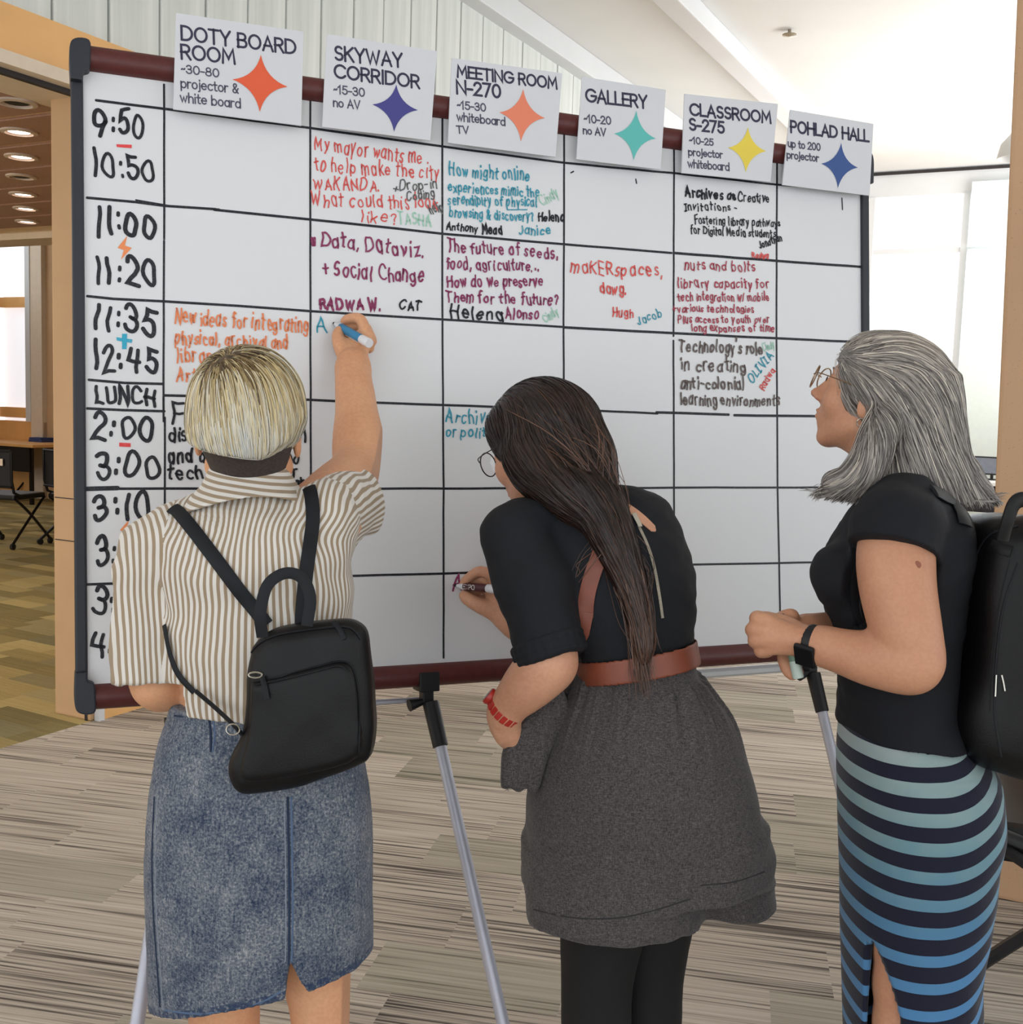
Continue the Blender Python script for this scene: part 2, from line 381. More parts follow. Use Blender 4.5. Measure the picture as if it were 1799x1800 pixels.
# ---- far right: white table and chair by the window, pendant lamp, tan column
zd = (ROT.inverted() @ (hit(1735, 800, W(TW, 0, 0), A)-cam.matrix_world.translation)).z*-1-1.3     # depth just inside the windows
pr = pix(1735, 848, zd); hz = pr.z
r = empty('white_table', (0, 0, 0), 'white table by the bright window beside the tan column', 'table')
MB().box((-.7, -.35, hz-.035), (.7, .35, hz)).build('table_top', m_white, r, bevel=.004, local=True)
for sx in (-.6, .6):
    for sy in (-.28, .28): MB().tube([(sx, sy, 0), (sx, sy, hz-.035)], .02, 8).build('leg', m_blk, r, local=True)
MB().box((-.6, -.33, hz-.3), (.6, -.31, hz-.035)).build('modesty_panel', m_blk, r, local=True)
r.location = (pr.x+.25, pr.y+.3, 0); r.rotation_euler = (0, 0, ang)
pf = pix(1735, 806, zd+.45); ch_ = empty('monitor', (pf.x, pf.y, hz), 'dark framed screen standing on the white table by the window', 'screen')
Mq = Matrix.Translation((pf.x+.02, pf.y, hz)) @ Matrix.Rotation(ang, 4, 'Z'); hh_ = pf.z-hz+.02
MB().box((-.16, -.012, .05), (.24, .012, max(hh_, .2)), Mq).build('screen_frame', m_blk, ch_, bevel=.004)
MB().box((-.145, -.0145, .065), (.225, -.012, max(hh_, .2)-.015), Mq).build('screen_panel', mat('grey_screen', (120, 126, 138), .3), ch_)
MB().tube([Mq @ Vector((.04, 0, .0)), Mq @ Vector((.04, 0, .08))], .015, 8).build('stand', m_blk, ch_)
MB().lathe([(0, .001), (.09, .001), (.09, .01), (0, .012)], 16, Mq @ Matrix.Translation((.04, 0, 0))).build('base', m_blk, ch_)
m_col = NT('tan_speckled_column').set(.75); vv = m_col.coord()
sp_ = m_col.ramp(m_col.noise(vv, 210, 1), [(.72, (0, 0, 0, 1)), (.77, (1, 1, 1, 1))])
m_col.color(m_col.mix(m_col.math('MULTIPLY', sp_, .5), m_col.ramp(m_col.noise(vv, 2, 2), [(.3, lin((196, 158, 124))), (.7, lin((208, 170, 134)))]), lin((96, 70, 54))))
m_col.bump(m_col.noise(vv, 150, 2), .2, .002)
ZK = 3.4
b0 = pix(1741, 1050, ZK); t0 = pix(1790, -40, ZK)
b0 = b0 + (b0-t0)*((b0.z-0)/(t0.z-b0.z)); t0 = t0 + (t0-b0).normalized()*.2
ax = Vector((math.cos(-.44), math.sin(-.44), 0)); ay = Vector((-ax.y, ax.x, 0))
ctop = b0 + (t0-b0)*((ZT-b0.z)/(t0.z-b0.z))
cc = [b0, b0+ax*.42, b0+ax*.42+ay*.42, b0+ay*.42]; ct = [ctop, ctop+ax*.42, ctop+ax*.42+ay*.42, ctop+ay*.42]
o = MB().hexa(cc+ct).build('column', m_col.m, bevel=.012); tag(o, 'tan square column at the right edge of the room', 'column', kind='structure')
pl = pix(1795, 262, 7.0); r = empty('pendant_lamp', pl, 'white dome pendant lamp half hidden behind tan column', 'lamp')
MB().lathe([(.02, .12), (.06, .1), (.12, .03), (.14, -.06), (.135, -.06), (.115, .025), (.02, .1)], 24, Matrix.Translation(pl)).build('lamp_shade', m_white, r, True)
MB().tube([pl+Vector((0, 0, .11)), Vector((pl.x, pl.y, ZT))], .006, 6).build('cord', m_whited, r)
# ================================================================ the whiteboard, its signs and its writing
Z0 = 2.10
dB = ROT @ Vector((4764, 38, -1960)).normalized(); dB.normalize()
uB = ROT @ Vector((.002, 1, 0)); uB = (uB - uB.dot(dB)*dB).normalized(); nB = dB.cross(uB).normalized()   # nB points back to the viewer
OB = pix(144, 1226, Z0)
if nB.dot(cam.matrix_world.translation-OB) < 0: nB = -nB
MBD = Matrix(((dB.x, uB.x, nB.x, OB.x), (dB.y, uB.y, nB.y, OB.y), (dB.z, uB.z, nB.z, OB.z), (0, 0, 0, 1)))
def onb(px, py, off=0.0):        # board-plane coordinates (s along, t up) of a photo pixel
    p = hit(px, py, OB + nB*off, nB); q = p-OB; return q.dot(dB), q.dot(uB)
SR = onb(1522, 560)[0]; ST = onb(160, 104)[1]; SL = 0.0; SBt = 0.0
SLi = onb(153, 700)[0]
k = NT('whiteboard_enamel').set(.28, 0, .5); v = k.coord('Object')
c_ = k.ramp(k.noise(v, 1.2, 2), [(.3, lin((224, 225, 228))), (.7, lin((231, 232, 234)))])
k.color(c_); m_wb = k.m
m_rail = mat('maroon_rail', (88, 36, 34), .45, var=.12, scale=90, bump=.05)
m_frame = mat('black_frame', (34, 38, 48), .5)
m_alu = mat('brushed_aluminium', (186, 188, 200), .45, .35, var=.05)
board = empty('whiteboard', OB, 'freestanding whiteboard timetable with maroon rails and black ends', 'whiteboard')
MB().box((SL, 0, -.012), (SR, ST, 0), MBD).build('writing_surface', m_wb, board)
for tt in (ST, 0.0):
    rr = .0245
    rr0 = .0245
    MB().tube([(SL+.012, tt, -.004), (SR-.012, tt, -.004)], rr, 20, flat=1.0, M=MBD).build('rail', m_rail, board, True)
for ss in (SL, SR-.004):
    sgn = 1 if ss == SL else -1
    fm = MB(); fm.box((ss-.011, 0, -.02), (ss+.011, ST, .008), MBD); fm.build('side_frame', m_frame, board, bevel=.004)
    for tt, s2 in ((ST, 1), (0, -1)):
        prof = []
        cs = spline([(ss-sgn*.012, tt-s2*.05), (ss-sgn*.013, tt+s2*.006), (ss-sgn*.004, tt+s2*.026), (ss+sgn*.022, tt+s2*.027), (ss+sgn*.024, tt), (ss+sgn*.022, tt-s2*.027), (ss+sgn*.011, tt-s2*.034), (ss+sgn*.010, tt-s2*.05)], 4)
        c = MB(); n = len(cs)
        c.add([MBD @ Vector((x, y, z)) for z in (-.03, .024) for x, y in cs], [tuple(range(n))[::-1], tuple(range(n, 2*n))]+[(i, (i+1) % n, n+(i+1) % n, n+i) for i in range(n)])
        c.build('corner_cap', m_frame, board, bevel=.003)
# folding legs with black clamps under the bottom rail
def leg(px0, py0, px1, py1, back, name='leg'):
    s_, t_ = onb(px0, py0, .02); top = MBD @ Vector((s_, -.03, .0 if not back else -.03))
    return top
def stand_leg(s_, foot, clamp=True):
    top = MBD @ Vector((s_, -.015, -.004)); d = (foot-top).normalized()
    MB().tube([top+d*.13, foot], .0125, 14).build('leg', m_alu, board, True)
    MB().tube([foot-d*.05, foot], [.016, .018], 12).build('foot', m_blk, board, True)
    if clamp:
        g = MB(); g.box((s_-.022, -.033, -.03), (s_+.022, .008, .024), MBD); g.box((s_-.012, -.062, -.016), (s_+.012, -.03, .014), MBD)
        g.tube([top+d*.045, top+d*.14], [.018, .0165], 12); g.build('clamp', m_blk, board, bevel=.003)
        M2 = MBD @ Matrix.Translation((s_-.03, -.055, .012)) @ Matrix.Rotation(PI/2, 4, 'Y')
        MB().tube([MBD @ Vector((s_-.012, -.055, .008)), MBD @ Vector((s_-.042, -.06, .012))], [.007, .013], 12).build('clamp_knob', m_blk, board, True)
sl1 = onb(750, 1190)[0]; f1 = hit(889, 1815, OB+nB*.28, nB)
def foot_on_floor(s_, px, py, z):           # prolong the leg seen through (px,py) down to the carpet
    top = MBD @ Vector((s_, -.015, -.004)); o, d = ray(px, py)
    p = o + d*z; e = p-top; return top + e*((top.z-.004)/(top.z-p.z))
stand_leg(sl1, foot_on_floor(sl1, 884, 1795, 2.15))
sl2 = onb(1424, 1150)[0]; stand_leg(sl2, foot_on_floor(sl2, 1483, 1408, 2.62))
sl0 = onb(330, 1226)[0]; stand_leg(sl0, foot_on_floor(sl0, 242, 1795, 1.95))
MB().tube([MBD @ Vector((sl0, -.05, -.02)), MBD @ Vector((sl1, -.055, -.02))], .006, 8).build('cross_bar', m_alu, board, True)
MB().tube([MBD @ Vector((sl2-.35, -.045, -.03)), MBD @ Vector((sl2, -.045, -.03))], .012, 8).build('cross_bar', m_whited, board, True)
# ---------------------------------------------------------------- monoline lettering
G = {}
def gl(ch, w, s): G[ch] = (w, s)
gl('A', .72, "0,0 .36,1 .72,0;.13,.34 .59,.34"); gl('B', .62, "0,0 0,1 .32,1 A.32,.76,.24,.24,90,-90 .0,.52;.32,.52 A.36,.26,.26,.26,90,-90 0,0")
gl('C', .78, "A.44,.5,.44,.5,42,318"); gl('D', .76, "0,0 0,1 .26,1 A.26,.5,.5,.5,90,-90 0,0"); gl('E', .52, ".52,1 0,1 0,0 .52,0;0,.52 .46,.52")
gl('F', .5, ".5,1 0,1 0,0;0,.5 .44,.5"); gl('G', .84, "A.46,.5,.46,.5,45,345 .9,.48 .52,.48"); gl('H', .68, "0,0 0,1;.68,0 .68,1;0,.52 .68,.52")
gl('I', .06, ".03,0 .03,1"); gl('J', .42, ".42,1 .42,.22 A.22,.22,.2,.22,0,-160"); gl('K', .62, "0,0 0,1;.58,1 0,.42;.2,.6 .62,0"); gl('L', .48, "0,1 0,0 .48,0")
gl('M', .86, "0,0 .08,1 .43,.3 .78,1 .86,0"); gl('N', .7, "0,0 0,1 .7,0 .7,1"); gl('O', .86, "A.43,.5,.43,.5,90,450"); gl('P', .58, "0,0 0,1 .3,1 A.3,.73,.27,.27,90,-90 0,.46")
gl('R', .6, "0,0 0,1 .3,1 A.3,.74,.27,.26,90,-90 0,.48;.3,.48 .6,0"); gl('S', .56, "A.29,.75,.25,.25,40,250 .36,.48 A.29,.26,.27,.26,60,-145"); gl('T', .64, ".32,0 .32,1;0,1 .64,1")
gl('U', .66, "0,1 0,.34 A.33,.33,.33,.33,180,360 .66,1"); gl('V', .7, "0,1 .35,0 .7,1"); gl('W', 1.0, "0,1 .26,0 .5,.85 .74,0 1,1"); gl('X', .64, "0,0 .64,1;0,1 .64,0"); gl('Y', .66, "0,1 .33,.46 .66,1;.33,.46 .33,0"); gl('Z', .6, "0,1 .6,1 0,0 .6,0")
gl('a', .54, ".54,.64 .54,0;A.27,.32,.27,.33,30,330"); gl('b', .56, "0,1 0,0;A.28,.32,.28,.33,150,-150"); gl('c', .48, "A.28,.32,.28,.33,48,312"); gl('d', .56, ".56,1 .56,0;A.28,.32,.28,.33,30,330")
gl('e', .54, "0,.34 .53,.34 A.27,.33,.27,.32,0,310"); gl('f', .3, ".34,.98 A.24,.84,.12,.15,80,180 .12,0;0,.62 .3,.62"); gl('g', .54, "A.27,.34,.27,.31,30,330;.54,.64 .54,-.08 A.28,-.08,.26,.24,0,-150"); gl('h', .5, "0,0 0,1;0,.4 A.25,.38,.25,.27,180,0 .5,0")
gl('i', .06, ".03,0 .03,.60;.03,.93 .03,.96"); gl('j', .12, ".1,.64 .1,-.14 A0,-.14,.1,.13,0,-100;.1,.93 .1,.96"); gl('k', .44, "0,0 0,1;.42,.64 0,.26;.15,.38 .44,0"); gl('l', .06, ".03,0 .03,1")
gl('m', .84, "0,0 0,.64;0,.42 A.21,.42,.21,.23,180,0 .42,0;.42,.42 A.63,.42,.21,.23,180,0 .84,0"); gl('n', .5, "0,0 0,.64;0,.4 A.25,.39,.25,.26,180,0 .5,0"); gl('o', .56, "A.28,.32,.28,.33,90,450")
gl('p', .56, "0,-.3 0,.64;A.28,.32,.28,.33,150,-150"); gl('q', .56, ".56,-.3 .56,.64;A.28,.32,.28,.33,30,330"); gl('r', .32, "0,0 0,.64;0,.36 A.24,.4,.24,.25,180,70"); gl('s', .4, "A.21,.48,.18,.16,45,250 .26,.31 A.2,.15,.19,.16,60,-150")
gl('t', .32, ".13,.92 .13,.16 A.27,.15,.14,.15,180,290;0,.64 .32,.64"); gl('u', .5, "0,.64 0,.26 A.25,.26,.25,.27,180,360 .5,.64;.5,.3 .5,0"); gl('v', .48, "0,.64 .24,0 .48,.64"); gl('w', .74, "0,.64 .2,0 .37,.55 .54,0 .74,.64")
gl('x', .46, "0,0 .46,.64;0,.64 .46,0"); gl('y', .48, "0,.64 .25,.02;.48,.64 .12,-.3"); gl('z', .44, "0,.64 .44,.64 0,0 .44,0")
gl('0', .62, "A.31,.5,.31,.5,90,450"); gl('1', .3, "0,.78 .2,1 .2,0"); gl('2', .56, "A.28,.74,.26,.26,165,-35 0,0 .56,0"); gl('3', .56, "A.27,.75,.24,.25,155,-75 .22,.52;.3,.52 A.28,.27,.28,.27,75,-160")
gl('4', .6, ".44,0 .44,1 0,.28 .6,.28"); gl('5', .56, ".5,1 .1,1 .06,.56 A.27,.32,.29,.32,130,-150"); gl('7', .54, "0,1 .54,1 .16,0"); gl('8', .58, "A.29,.76,.23,.24,90,450;A.29,.27,.29,.27,90,450")
gl('9', .56, "A.28,.68,.28,.32,0,360 .5,.36 .42,0"); gl(':', .1, ".05,.2 .05,.22;.05,.66 .05,.68"); gl('-', .3, "0,.4 .3,.4"); gl('~', .3, "0,.42 .06,.5 .14,.48 .2,.42 .28,.44 .32,.52"); gl('.', .06, ".03,0 .03,.03")
gl(',', .1, ".07,.04 .02,-.16"); gl("'", .06, ".03,1.05 .03,.86"); gl('?', .42, "A.2,.78,.2,.2,170,-60 .2,.42 .2,.28;.2,.02 .2,.04"); gl('+', .5, ".25,.12 .25,.68;0,.4 .5,.4"); gl('&', .62, ".6,0 .12,.66 A.28,.82,.17,.17,200,-40 .1,.36 A.24,.22,.22,.22,150,330 .62,.46")
gl('/', .4, "0,-.1 .4,1"); gl('!', .06, ".03,1 .03,.3;.03,.02 .03,.05"); gl('^', .1, "0,0 .05,.05")
# hand-drawn numerals: single bars for 1, open loops for 9 and 4
HG = dict(G)
HG['1'] = (.1, ".05,1 .05,0"); HG['I'] = (.3, ".15,0 .15,1;0,1 .3,1;0,0 .3,0"); HG['4'] = (.62, ".08,1 .0,.45 .6,.45;.5,1 .5,0"); HG['7'] = G['7']
HG['t'] = (.36, ".16,.95 .16,.05 .24,0;0,.66 .36,.66"); HG['l'] = (.1, ".05,1 .05,0")
def glyph_strokes(s):
    out = []
    for st in s.split(';'):
        pts = []
        for tok in st.replace(' A', ' |A').replace('A', 'A').split(' '):
            tok = tok.replace('|', '')
            if not tok: continue
            if tok[0] == 'A':
                cx, cy, rx, ry, a0, a1 = map(float, tok[1:].split(','))
                n = max(4, int(abs(a1-a0)/18))
                for i in range(n+1):
                    a = math.radians(a0+(a1-a0)*i/n); pts.append((cx+rx*math.cos(a), cy+ry*math.sin(a)))
            else: pts.append(tuple(map(float, tok.split(','))))
        out.append(pts)
    return out
GC = {}
def strokes_of(ch, hand):
    key = (ch, hand)
    if key not in GC: GC[key] = glyph_strokes((HG if hand else G)[ch][1])
    return GC[key]
def ribbon(mb, pts, w, z, taper=False):
    P = [Vector((p[0], p[1])) for p in pts]
    Q = [P[0]]
    for p in P[1:]:
        if (p-Q[-1]).length > w*.15: Q.append(p)
    if len(Q) == 1: Q.append(Q[0]+Vector((w*.02, w*.3)))
    n = len(Q); L = []; R_ = []
    closed = (Q[0]-Q[-1]).length < w*.6 and n > 5
    for i in range(n):
        a = (Q[i]-Q[i-1]) if i else (Q[1]-Q[0]); b = (Q[i+1]-Q[i]) if i < n-1 else (Q[-1]-Q[-2])
        if closed and i in (0, n-1): a = Q[-1]-Q[-2]; b = Q[1]-Q[0]
        a = a.normalized(); b = b.normalized(); t = a+b
        t = t.normalized() if t.length > .3 else b
        nn = Vector((-t.y, t.x)); c = max(.45, nn.dot(Vector((-b.y, b.x)))); h = w/2/c
        if i == 0 and not closed: ext = -b*w*.3
        elif i == n-1 and not closed: ext = a*w*.3
        else: ext = Vector((0, 0))
        L.append(Q[i]+nn*h+ext); R_.append(Q[i]-nn*h+ext)
    v = [MBD @ Vector((p.x, p.y, z)) for p in L]+[MBD @ Vector((p.x, p.y, z)) for p in R_]
    f = [(i, n+i, n+i+1, i+1) for i in range(n-1)]
    if not closed:   # round caps
        for e, sg in ((0, -1), (n-1, 1)):
            c = (L[e]+R_[e])/2; r = (L[e]-R_[e])/2; t = Vector((r.y, -r.x))*sg*1.0
            k = len(v); arc = [c+r*math.cos(q)+t*math.sin(q)*.9 for q in (PI*.25, PI*.5, PI*.75)]
            v += [MBD @ Vector((p.x, p.y, z)) for p in arc]
            f.append((e, k, k+1, k+2, n+e))
    mb.add(v, f)
def text_line(mb, s, p0, p1, h, w, z, hand=False, off=0.0, slant=0.0, sp=.22, rnd=1.0, space=.42):
    """letters of s laid from photo pixel p0 to p1 (baseline), cap height h px, pen width w px"""
    a = Vector(onb(*p0, off)); b = Vector(onb(*p1, off)); top = Vector(onb(p0[0], p0[1]-h, off)); H = (top-a).length
    W_ = (Vector(onb(p0[0]+w, p0[1], off))-a).length
    adv = []; x = 0
    for ch in s:
        if ch == ' ': adv.append(x); x += space; continue
        adv.append(x); x += (HG if hand else G)[ch][0]+sp*(random.uniform(.75, 1.25) if hand else 1)
    x -= sp; e = (b-a); L = e.length; e = e/L; nn = Vector((-e.y, e.x)); sx = L/x
    # perspective: far letters shrink, the pixel height at p1 equals h scaled as given
    for ch, x0 in zip(s, adv):
        if ch == ' ': continue
        j = rnd if hand else 0
        dx, dy = random.uniform(-.03, .03)*j, random.uniform(-.06, .06)*j; sc = 1+random.uniform(-.1, .12)*j; sl = slant+random.uniform(-.1, .1)*j
        ph = [random.uniform(0, 6.28) for _ in range(4)]
        for st in strokes_of(ch, hand):
            pts = []
            if hand:
                st2 = [st[0]]
                for q in range(1, len(st)):
                    (ax_, ay_), (bx_, by_) = st[q-1], st[q]; m = max(1, int(math.hypot(bx_-ax_, by_-ay_)/.2))
                    st2 += [(ax_+(bx_-ax_)*i/m, ay_+(by_-ay_)*i/m) for i in range(1, m+1)]
            else: st2 = st
            for gx, gy in st2:
                if hand:
                    gx += (.035*math.sin(gy*5+ph[0])+.008*math.sin(gy*9+ph[1]))*j; gy += (.035*math.sin(gx*6+ph[2]))*j
                    gy *= sc
                gx2 = gx + gy*sl*.5
                pts.append(a + e*(x0+dx+gx2)*sx + nn*(gy+dy)*H)
            ribbon(mb, pts, W_*(random.uniform(.85, 1.12) if hand else 1), z)
def ink(name, c, rough=.5, streak=0.0):
    k = NT(name).set(rough, 0, .3); col = lin(c)
    nz = k.noise(k.coord('Object', (1, 1, 1)), 260, 3, .7)
    lt = tuple(min(1, x+streak*(.75-x)) for x in col[:3])+(1,)
    k.color(k.ramp(nz, [(.5, col), (.68, lt)])); return k.m
I_BLK = ink('black_ink', (26, 28, 36), .4, .06); I_RED = ink('coral_red_ink', (222, 88, 84), .5, .14); I_MAG = ink('magenta_ink', (140, 48, 92), .5, .14)
I_TEAL = ink('teal_ink', (52, 152, 176), .5, .14); I_ORG = ink('orange_ink', (236, 136, 88), .5, .16); I_MINT = ink('mint_ink', (160, 208, 186), .5, .14)
I_GRY = ink('grey_ink', (98, 96, 96), .5, .16); I_CRIM = ink('crimson_ink', (172, 62, 82), .5, .16); I_BRN = ink('brown_grey_ink', (100, 88, 84), .5, .2)
def strokes_px(mb, pl, w, z):
    for pts in pl:
        P = [onb(*p) for p in pts]; a = Vector(P[0]); ww = (Vector(onb(pts[0][0], pts[0][1]+w))-a).length
        fine = []
        for i in range(len(P)-1):
            L = math.hypot(P[i+1][0]-P[i][0], P[i+1][1]-P[i][1]); m = max(1, int(L/.05))
            fine += [(P[i][0]+(P[i+1][0]-P[i][0])*q/m+random.uniform(-.0004, .0004), P[i][1]+(P[i+1][1]-P[i][1])*q/m+random.uniform(-.0004, .0004)) for q in range(m)]
        fine.append(P[-1]); ribbon(mb, fine, ww, z)
# grid lines
g = MB()
strokes_px(g, [[(289, 150), (289, 420)], [(289, 425), (288, 530), (288, 720)], [(288, 700), (288, 740)], [(290, 735), (290, 935), (289, 1205)], [(546, 176), (546, 590)], [(546, 594), (547, 905), (549, 1190)],
    [(778, 208), (778, 560), (780, 860), (780, 1155)], [(992, 237), (991, 560), (991, 760), (992, 1130)], [(1185, 262), (1184, 590)], [(1184, 600), (1185, 860), (1187, 1130)], [(1366, 285), (1365, 560), (1367, 860), (1372, 1110)]], 3.6, .0006)
strokes_px(g, [[(171, 177), (290, 192), (547, 226), (780, 258), (993, 287), (1186, 305), (1366, 325), (1518, 338)], [(155, 348), (240, 356), (290, 362), (378, 368)], [(378, 369), (545, 386), (700, 402), (778, 411), (993, 430), (1180, 445)], [(1186, 445), (1366, 459), (1520, 470)],
    [(155, 521), (200, 526), (290, 530), (420, 538), (545, 547), (780, 562), (990, 575)], [(994, 576), (1183, 586), (1366, 595), (1519, 602)], [(158, 668), (220, 673), (286, 675)], [(155, 718), (220, 721), (288, 723)],
    [(290, 695), (420, 699), (545, 703), (640, 707), (780, 712), (1000, 720), (1155, 727)], [(1155, 725), (1280, 729)], [(1292, 730), (1366, 731), (1519, 733)], [(153, 859), (290, 859), (660, 859), (1100, 858), (1183, 857), (1366, 857), (1520, 857)],
    [(153, 1027), (290, 1022), (620, 1012), (780, 1008), (990, 1001), (1183, 993), (1366, 990), (1518, 986)]], 4.6, .0007)
strokes_px(g, [[(155, 859), (205, 858)]], 8, .0008); strokes_px(g, [[(385, 368), (300, 362), (240, 352)], [(1480, 349), (1481, 368)], [(1118, 316), (1119, 322)], [(1004, 304), (1008, 302)]], 2.5, .0005)
g.build('grid_lines', I_BLK, board)['label'] = 'black hand-ruled marker grid of the timetable'
# (ink, label, [(text, x0,y0, x1,y1, cap height, pen, slant)])
WR = [
 (I_BLK, 'black session times down the left column', [('9', 163, 236, 186, 238, 46, 7.2, 0), (':50', 198, 236, 252, 243, 44, 6, 0), ('10:50', 166, 313, 271, 318, 42, 6, 0), ('11:00', 174, 412, 272, 416, 44, 7.2, 0), ('11:20', 172, 498, 273, 502, 42, 7.2, 0),
   ('11:35', 168, 576, 273, 588, 42, 7.2, 0), ('12:45', 169, 650, 275, 655, 40, 7.2, 0), ('LUNCH', 170, 706, 269, 711, 27, 5.6, 0), ('2:00', 164, 770, 270, 774, 40, 7.2, 0), ('3:00', 171, 838, 276, 841, 44, 7.2, 0), ('3:10', 168, 912, 264, 912, 44, 7.2, 0),
   ('3:45', 170, 996, 262, 994, 48, 7.2, 0), ('3:50', 164, 1083, 268, 1081, 46, 7.2, 0), ('4:30', 163, 1152, 262, 1149, 38, 6.5, 0)]),
 (I_RED, 'coral note about a mayor and the city', [('My mayor wants me', 553, 262, 741, 288, 24, 2.6, .15), ('to help make the city', 554, 300, 770, 315, 24, 2.6, .15), ('WAKANDA.', 552, 334, 665, 336, 19, 2.6, .2), ('What could this look', 549, 362, 768, 367, 23, 2.6, .15), ('like?', 637, 391, 698, 393, 20, 2.6, .1)]),
 (I_GRY, 'grey note about drop-in coding help', [('+', 692, 338, 700, 339, 14, 2.3, 0), ('Drop-in', 703, 334, 768, 332, 16, 2.3, .3), ('Coding', 716, 353, 764, 347, 14, 2.3, .3), ('help', 758, 377, 778, 368, 15, 2.3, .3)]),
 (I_MINT, 'faint mint-green names signed on the board', [('TASHA', 701, 394, 757, 396, 19, 2.2, .1), ('Cindy', 953, 362, 982, 346, 16, 1.8, .2), ('Cindy', 958, 567, 982, 553, 14, 1.8, .2), ('Cindy', 1342, 617, 1361, 611, 13, 1.5, .2)]),
 (I_MAG, 'magenta notes about data and the future of seeds', [('Data, Dataviz.', 566, 432, 743, 452, 27, 3.5, .05), ('+ Social Change', 568, 484, 745, 498, 26, 3.5, .05), ('RADWA W.', 563, 542, 668, 545, 17, 4.2, .05),
   ('The future of seeds,', 787, 441, 980, 454, 20, 3.0, .1), ('food, agriculture...', 786, 472, 946, 476, 18, 2.8, .1), ('How do we preserve', 787, 503, 954, 503, 18, 3.0, .1), ('Them for the future?', 785, 530, 980, 536, 18, 3.0, .1), ('-Alonso', 880, 560, 948, 561, 17, 3.0, .1)]),
 (I_BLK, 'black names and notes across the board', [('CAT', 702, 543, 737, 546, 14, 3.4, .3), ('Helena', 793, 560, 882, 562, 20, 3.4, .1), ('Anthony', 785, 403, 838, 408, 12, 2.4, .3), ('Mead', 849, 411, 882, 411, 15, 3, .1), ('Helena', 947, 388, 990, 390, 14, 2.8, .2),
   ('Archives as', 1205, 346, 1291, 352, 15, 3.2, .05), ('Creative', 1298, 354, 1352, 357, 15, 2, .05), ('Invitations -', 1204, 370, 1294, 371, 13, 2, .05), ('Fostering library pathways', 1222, 393, 1370, 399, 13, 1.9, .05), ('for Digital Media students', 1215, 411, 1363, 418, 13, 1.9, .05), ('Jonathan', 1336, 437, 1374, 422, 11, 1.9, .2)]),
 (I_TEAL, 'teal notes about online experiences and archives', [('How might online', 791, 308, 929, 318, 20, 2.6, .15), ('experiences mimic the', 789, 337, 947, 346, 16, 2.4, .15), ('serendipity of physical', 788, 359, 943, 363, 16, 2.4, .15), ('browsing & discovery?', 791, 382, 937, 389, 16, 2.4, .15), ('Janice', 913, 412, 967, 413, 14, 2.4, .2),
   ('Archives', 785, 742, 876, 744, 21, 2.8, .1), ('or politics', 784, 767, 880, 769, 17, 2.6, .1), ('A', 558, 583, 573, 583, 24, 3, 0), ('Jacob', 1122, 571, 1163, 556, 14, 2, .2), ('OLIVIA', 1322, 673, 1360, 627, 15, 2, 0)]),
 (I_RED, 'coral maker note with two coral names', [('maKERspaces,', 1004, 480, 1165, 486, 21, 2.6, .1), ('dawg.', 1055, 516, 1100, 518, 18, 2.6, .05), ('Hugh', 1078, 556, 1113, 558, 14, 2.4, .1), ('Radwa', 1322, 453, 1350, 455, 9, 2, .1), ('Radwa', 1342, 686, 1362, 652, 11, 1.8, 0)]),
 (I_CRIM, 'crimson note about nuts and bolts of libraries', [('nuts and bolts', 1204, 474, 1326, 477, 15, 2.2, .05), ('library capacity for', 1192, 505, 1351, 507, 15, 2.2, .05), ('tech integration w/ mobile', 1192, 529, 1352, 529, 13, 2, .05), ('+various technologies', 1183, 548, 1325, 550, 12, 2, .05), ('Plus access to youth over', 1192, 567, 1350, 568, 12, 2, .05), ('long expanses of time', 1216, 582, 1360, 583, 12, 2, .05)]),
 (I_BRN, "brown-grey note about technology's role", [("Technology's role", 1195, 618, 1338, 622, 20, 3.0, .05), ('in creating', 1198, 650, 1309, 654, 20, 3.0, .05), ('anti-colonial', 1197, 682, 1307, 684, 18, 3.0, .05), ('learning environments', 1197, 711, 1370, 713, 18, 2.8, .05)]),
 (I_ORG, 'orange note about integrating collections', [('New ideas for integrating', 309, 568, 540, 584, 25, 3.4, .1), ('physical, archival and', 309, 604, 504, 612, 21, 3.4, .1), ('library collections', 312, 637, 500, 640, 22, 3.4, .1), ('Art & Science', 312, 669, 450, 670, 20, 3.4, .1)]),
 (I_BLK, 'black note about distance and tech', [('Feminist', 306, 744, 520, 746, 36, 4.6, 0), ('distribution of tool', 299, 776, 538, 778, 24, 4.4, 0), ('and a history video', 297, 811, 525, 813, 22, 4.4, 0), ('tech + computer', 296, 842, 520, 836, 22, 4.4, 0), ('lab', 512, 853, 536, 855, 14, 4, 0)]),
 (I_MAG, 'magenta letter being written at the lower row', [('A', 795, 1036, 809, 1036, 22, 4.2, 0)]),
]
for i, (im, lb, lines) in enumerate(WR):
    for (s_, x0, y0, x1, y1, h, w, sl) in lines:
        m = MB(); text_line(m, s_, (x0, y0), (x1, y1), h, w, .001+i*.00012, True, slant=sl, sp=.40, rnd=1.5, space=.5)
        m.build('handwriting', im, board)['label'] = lb
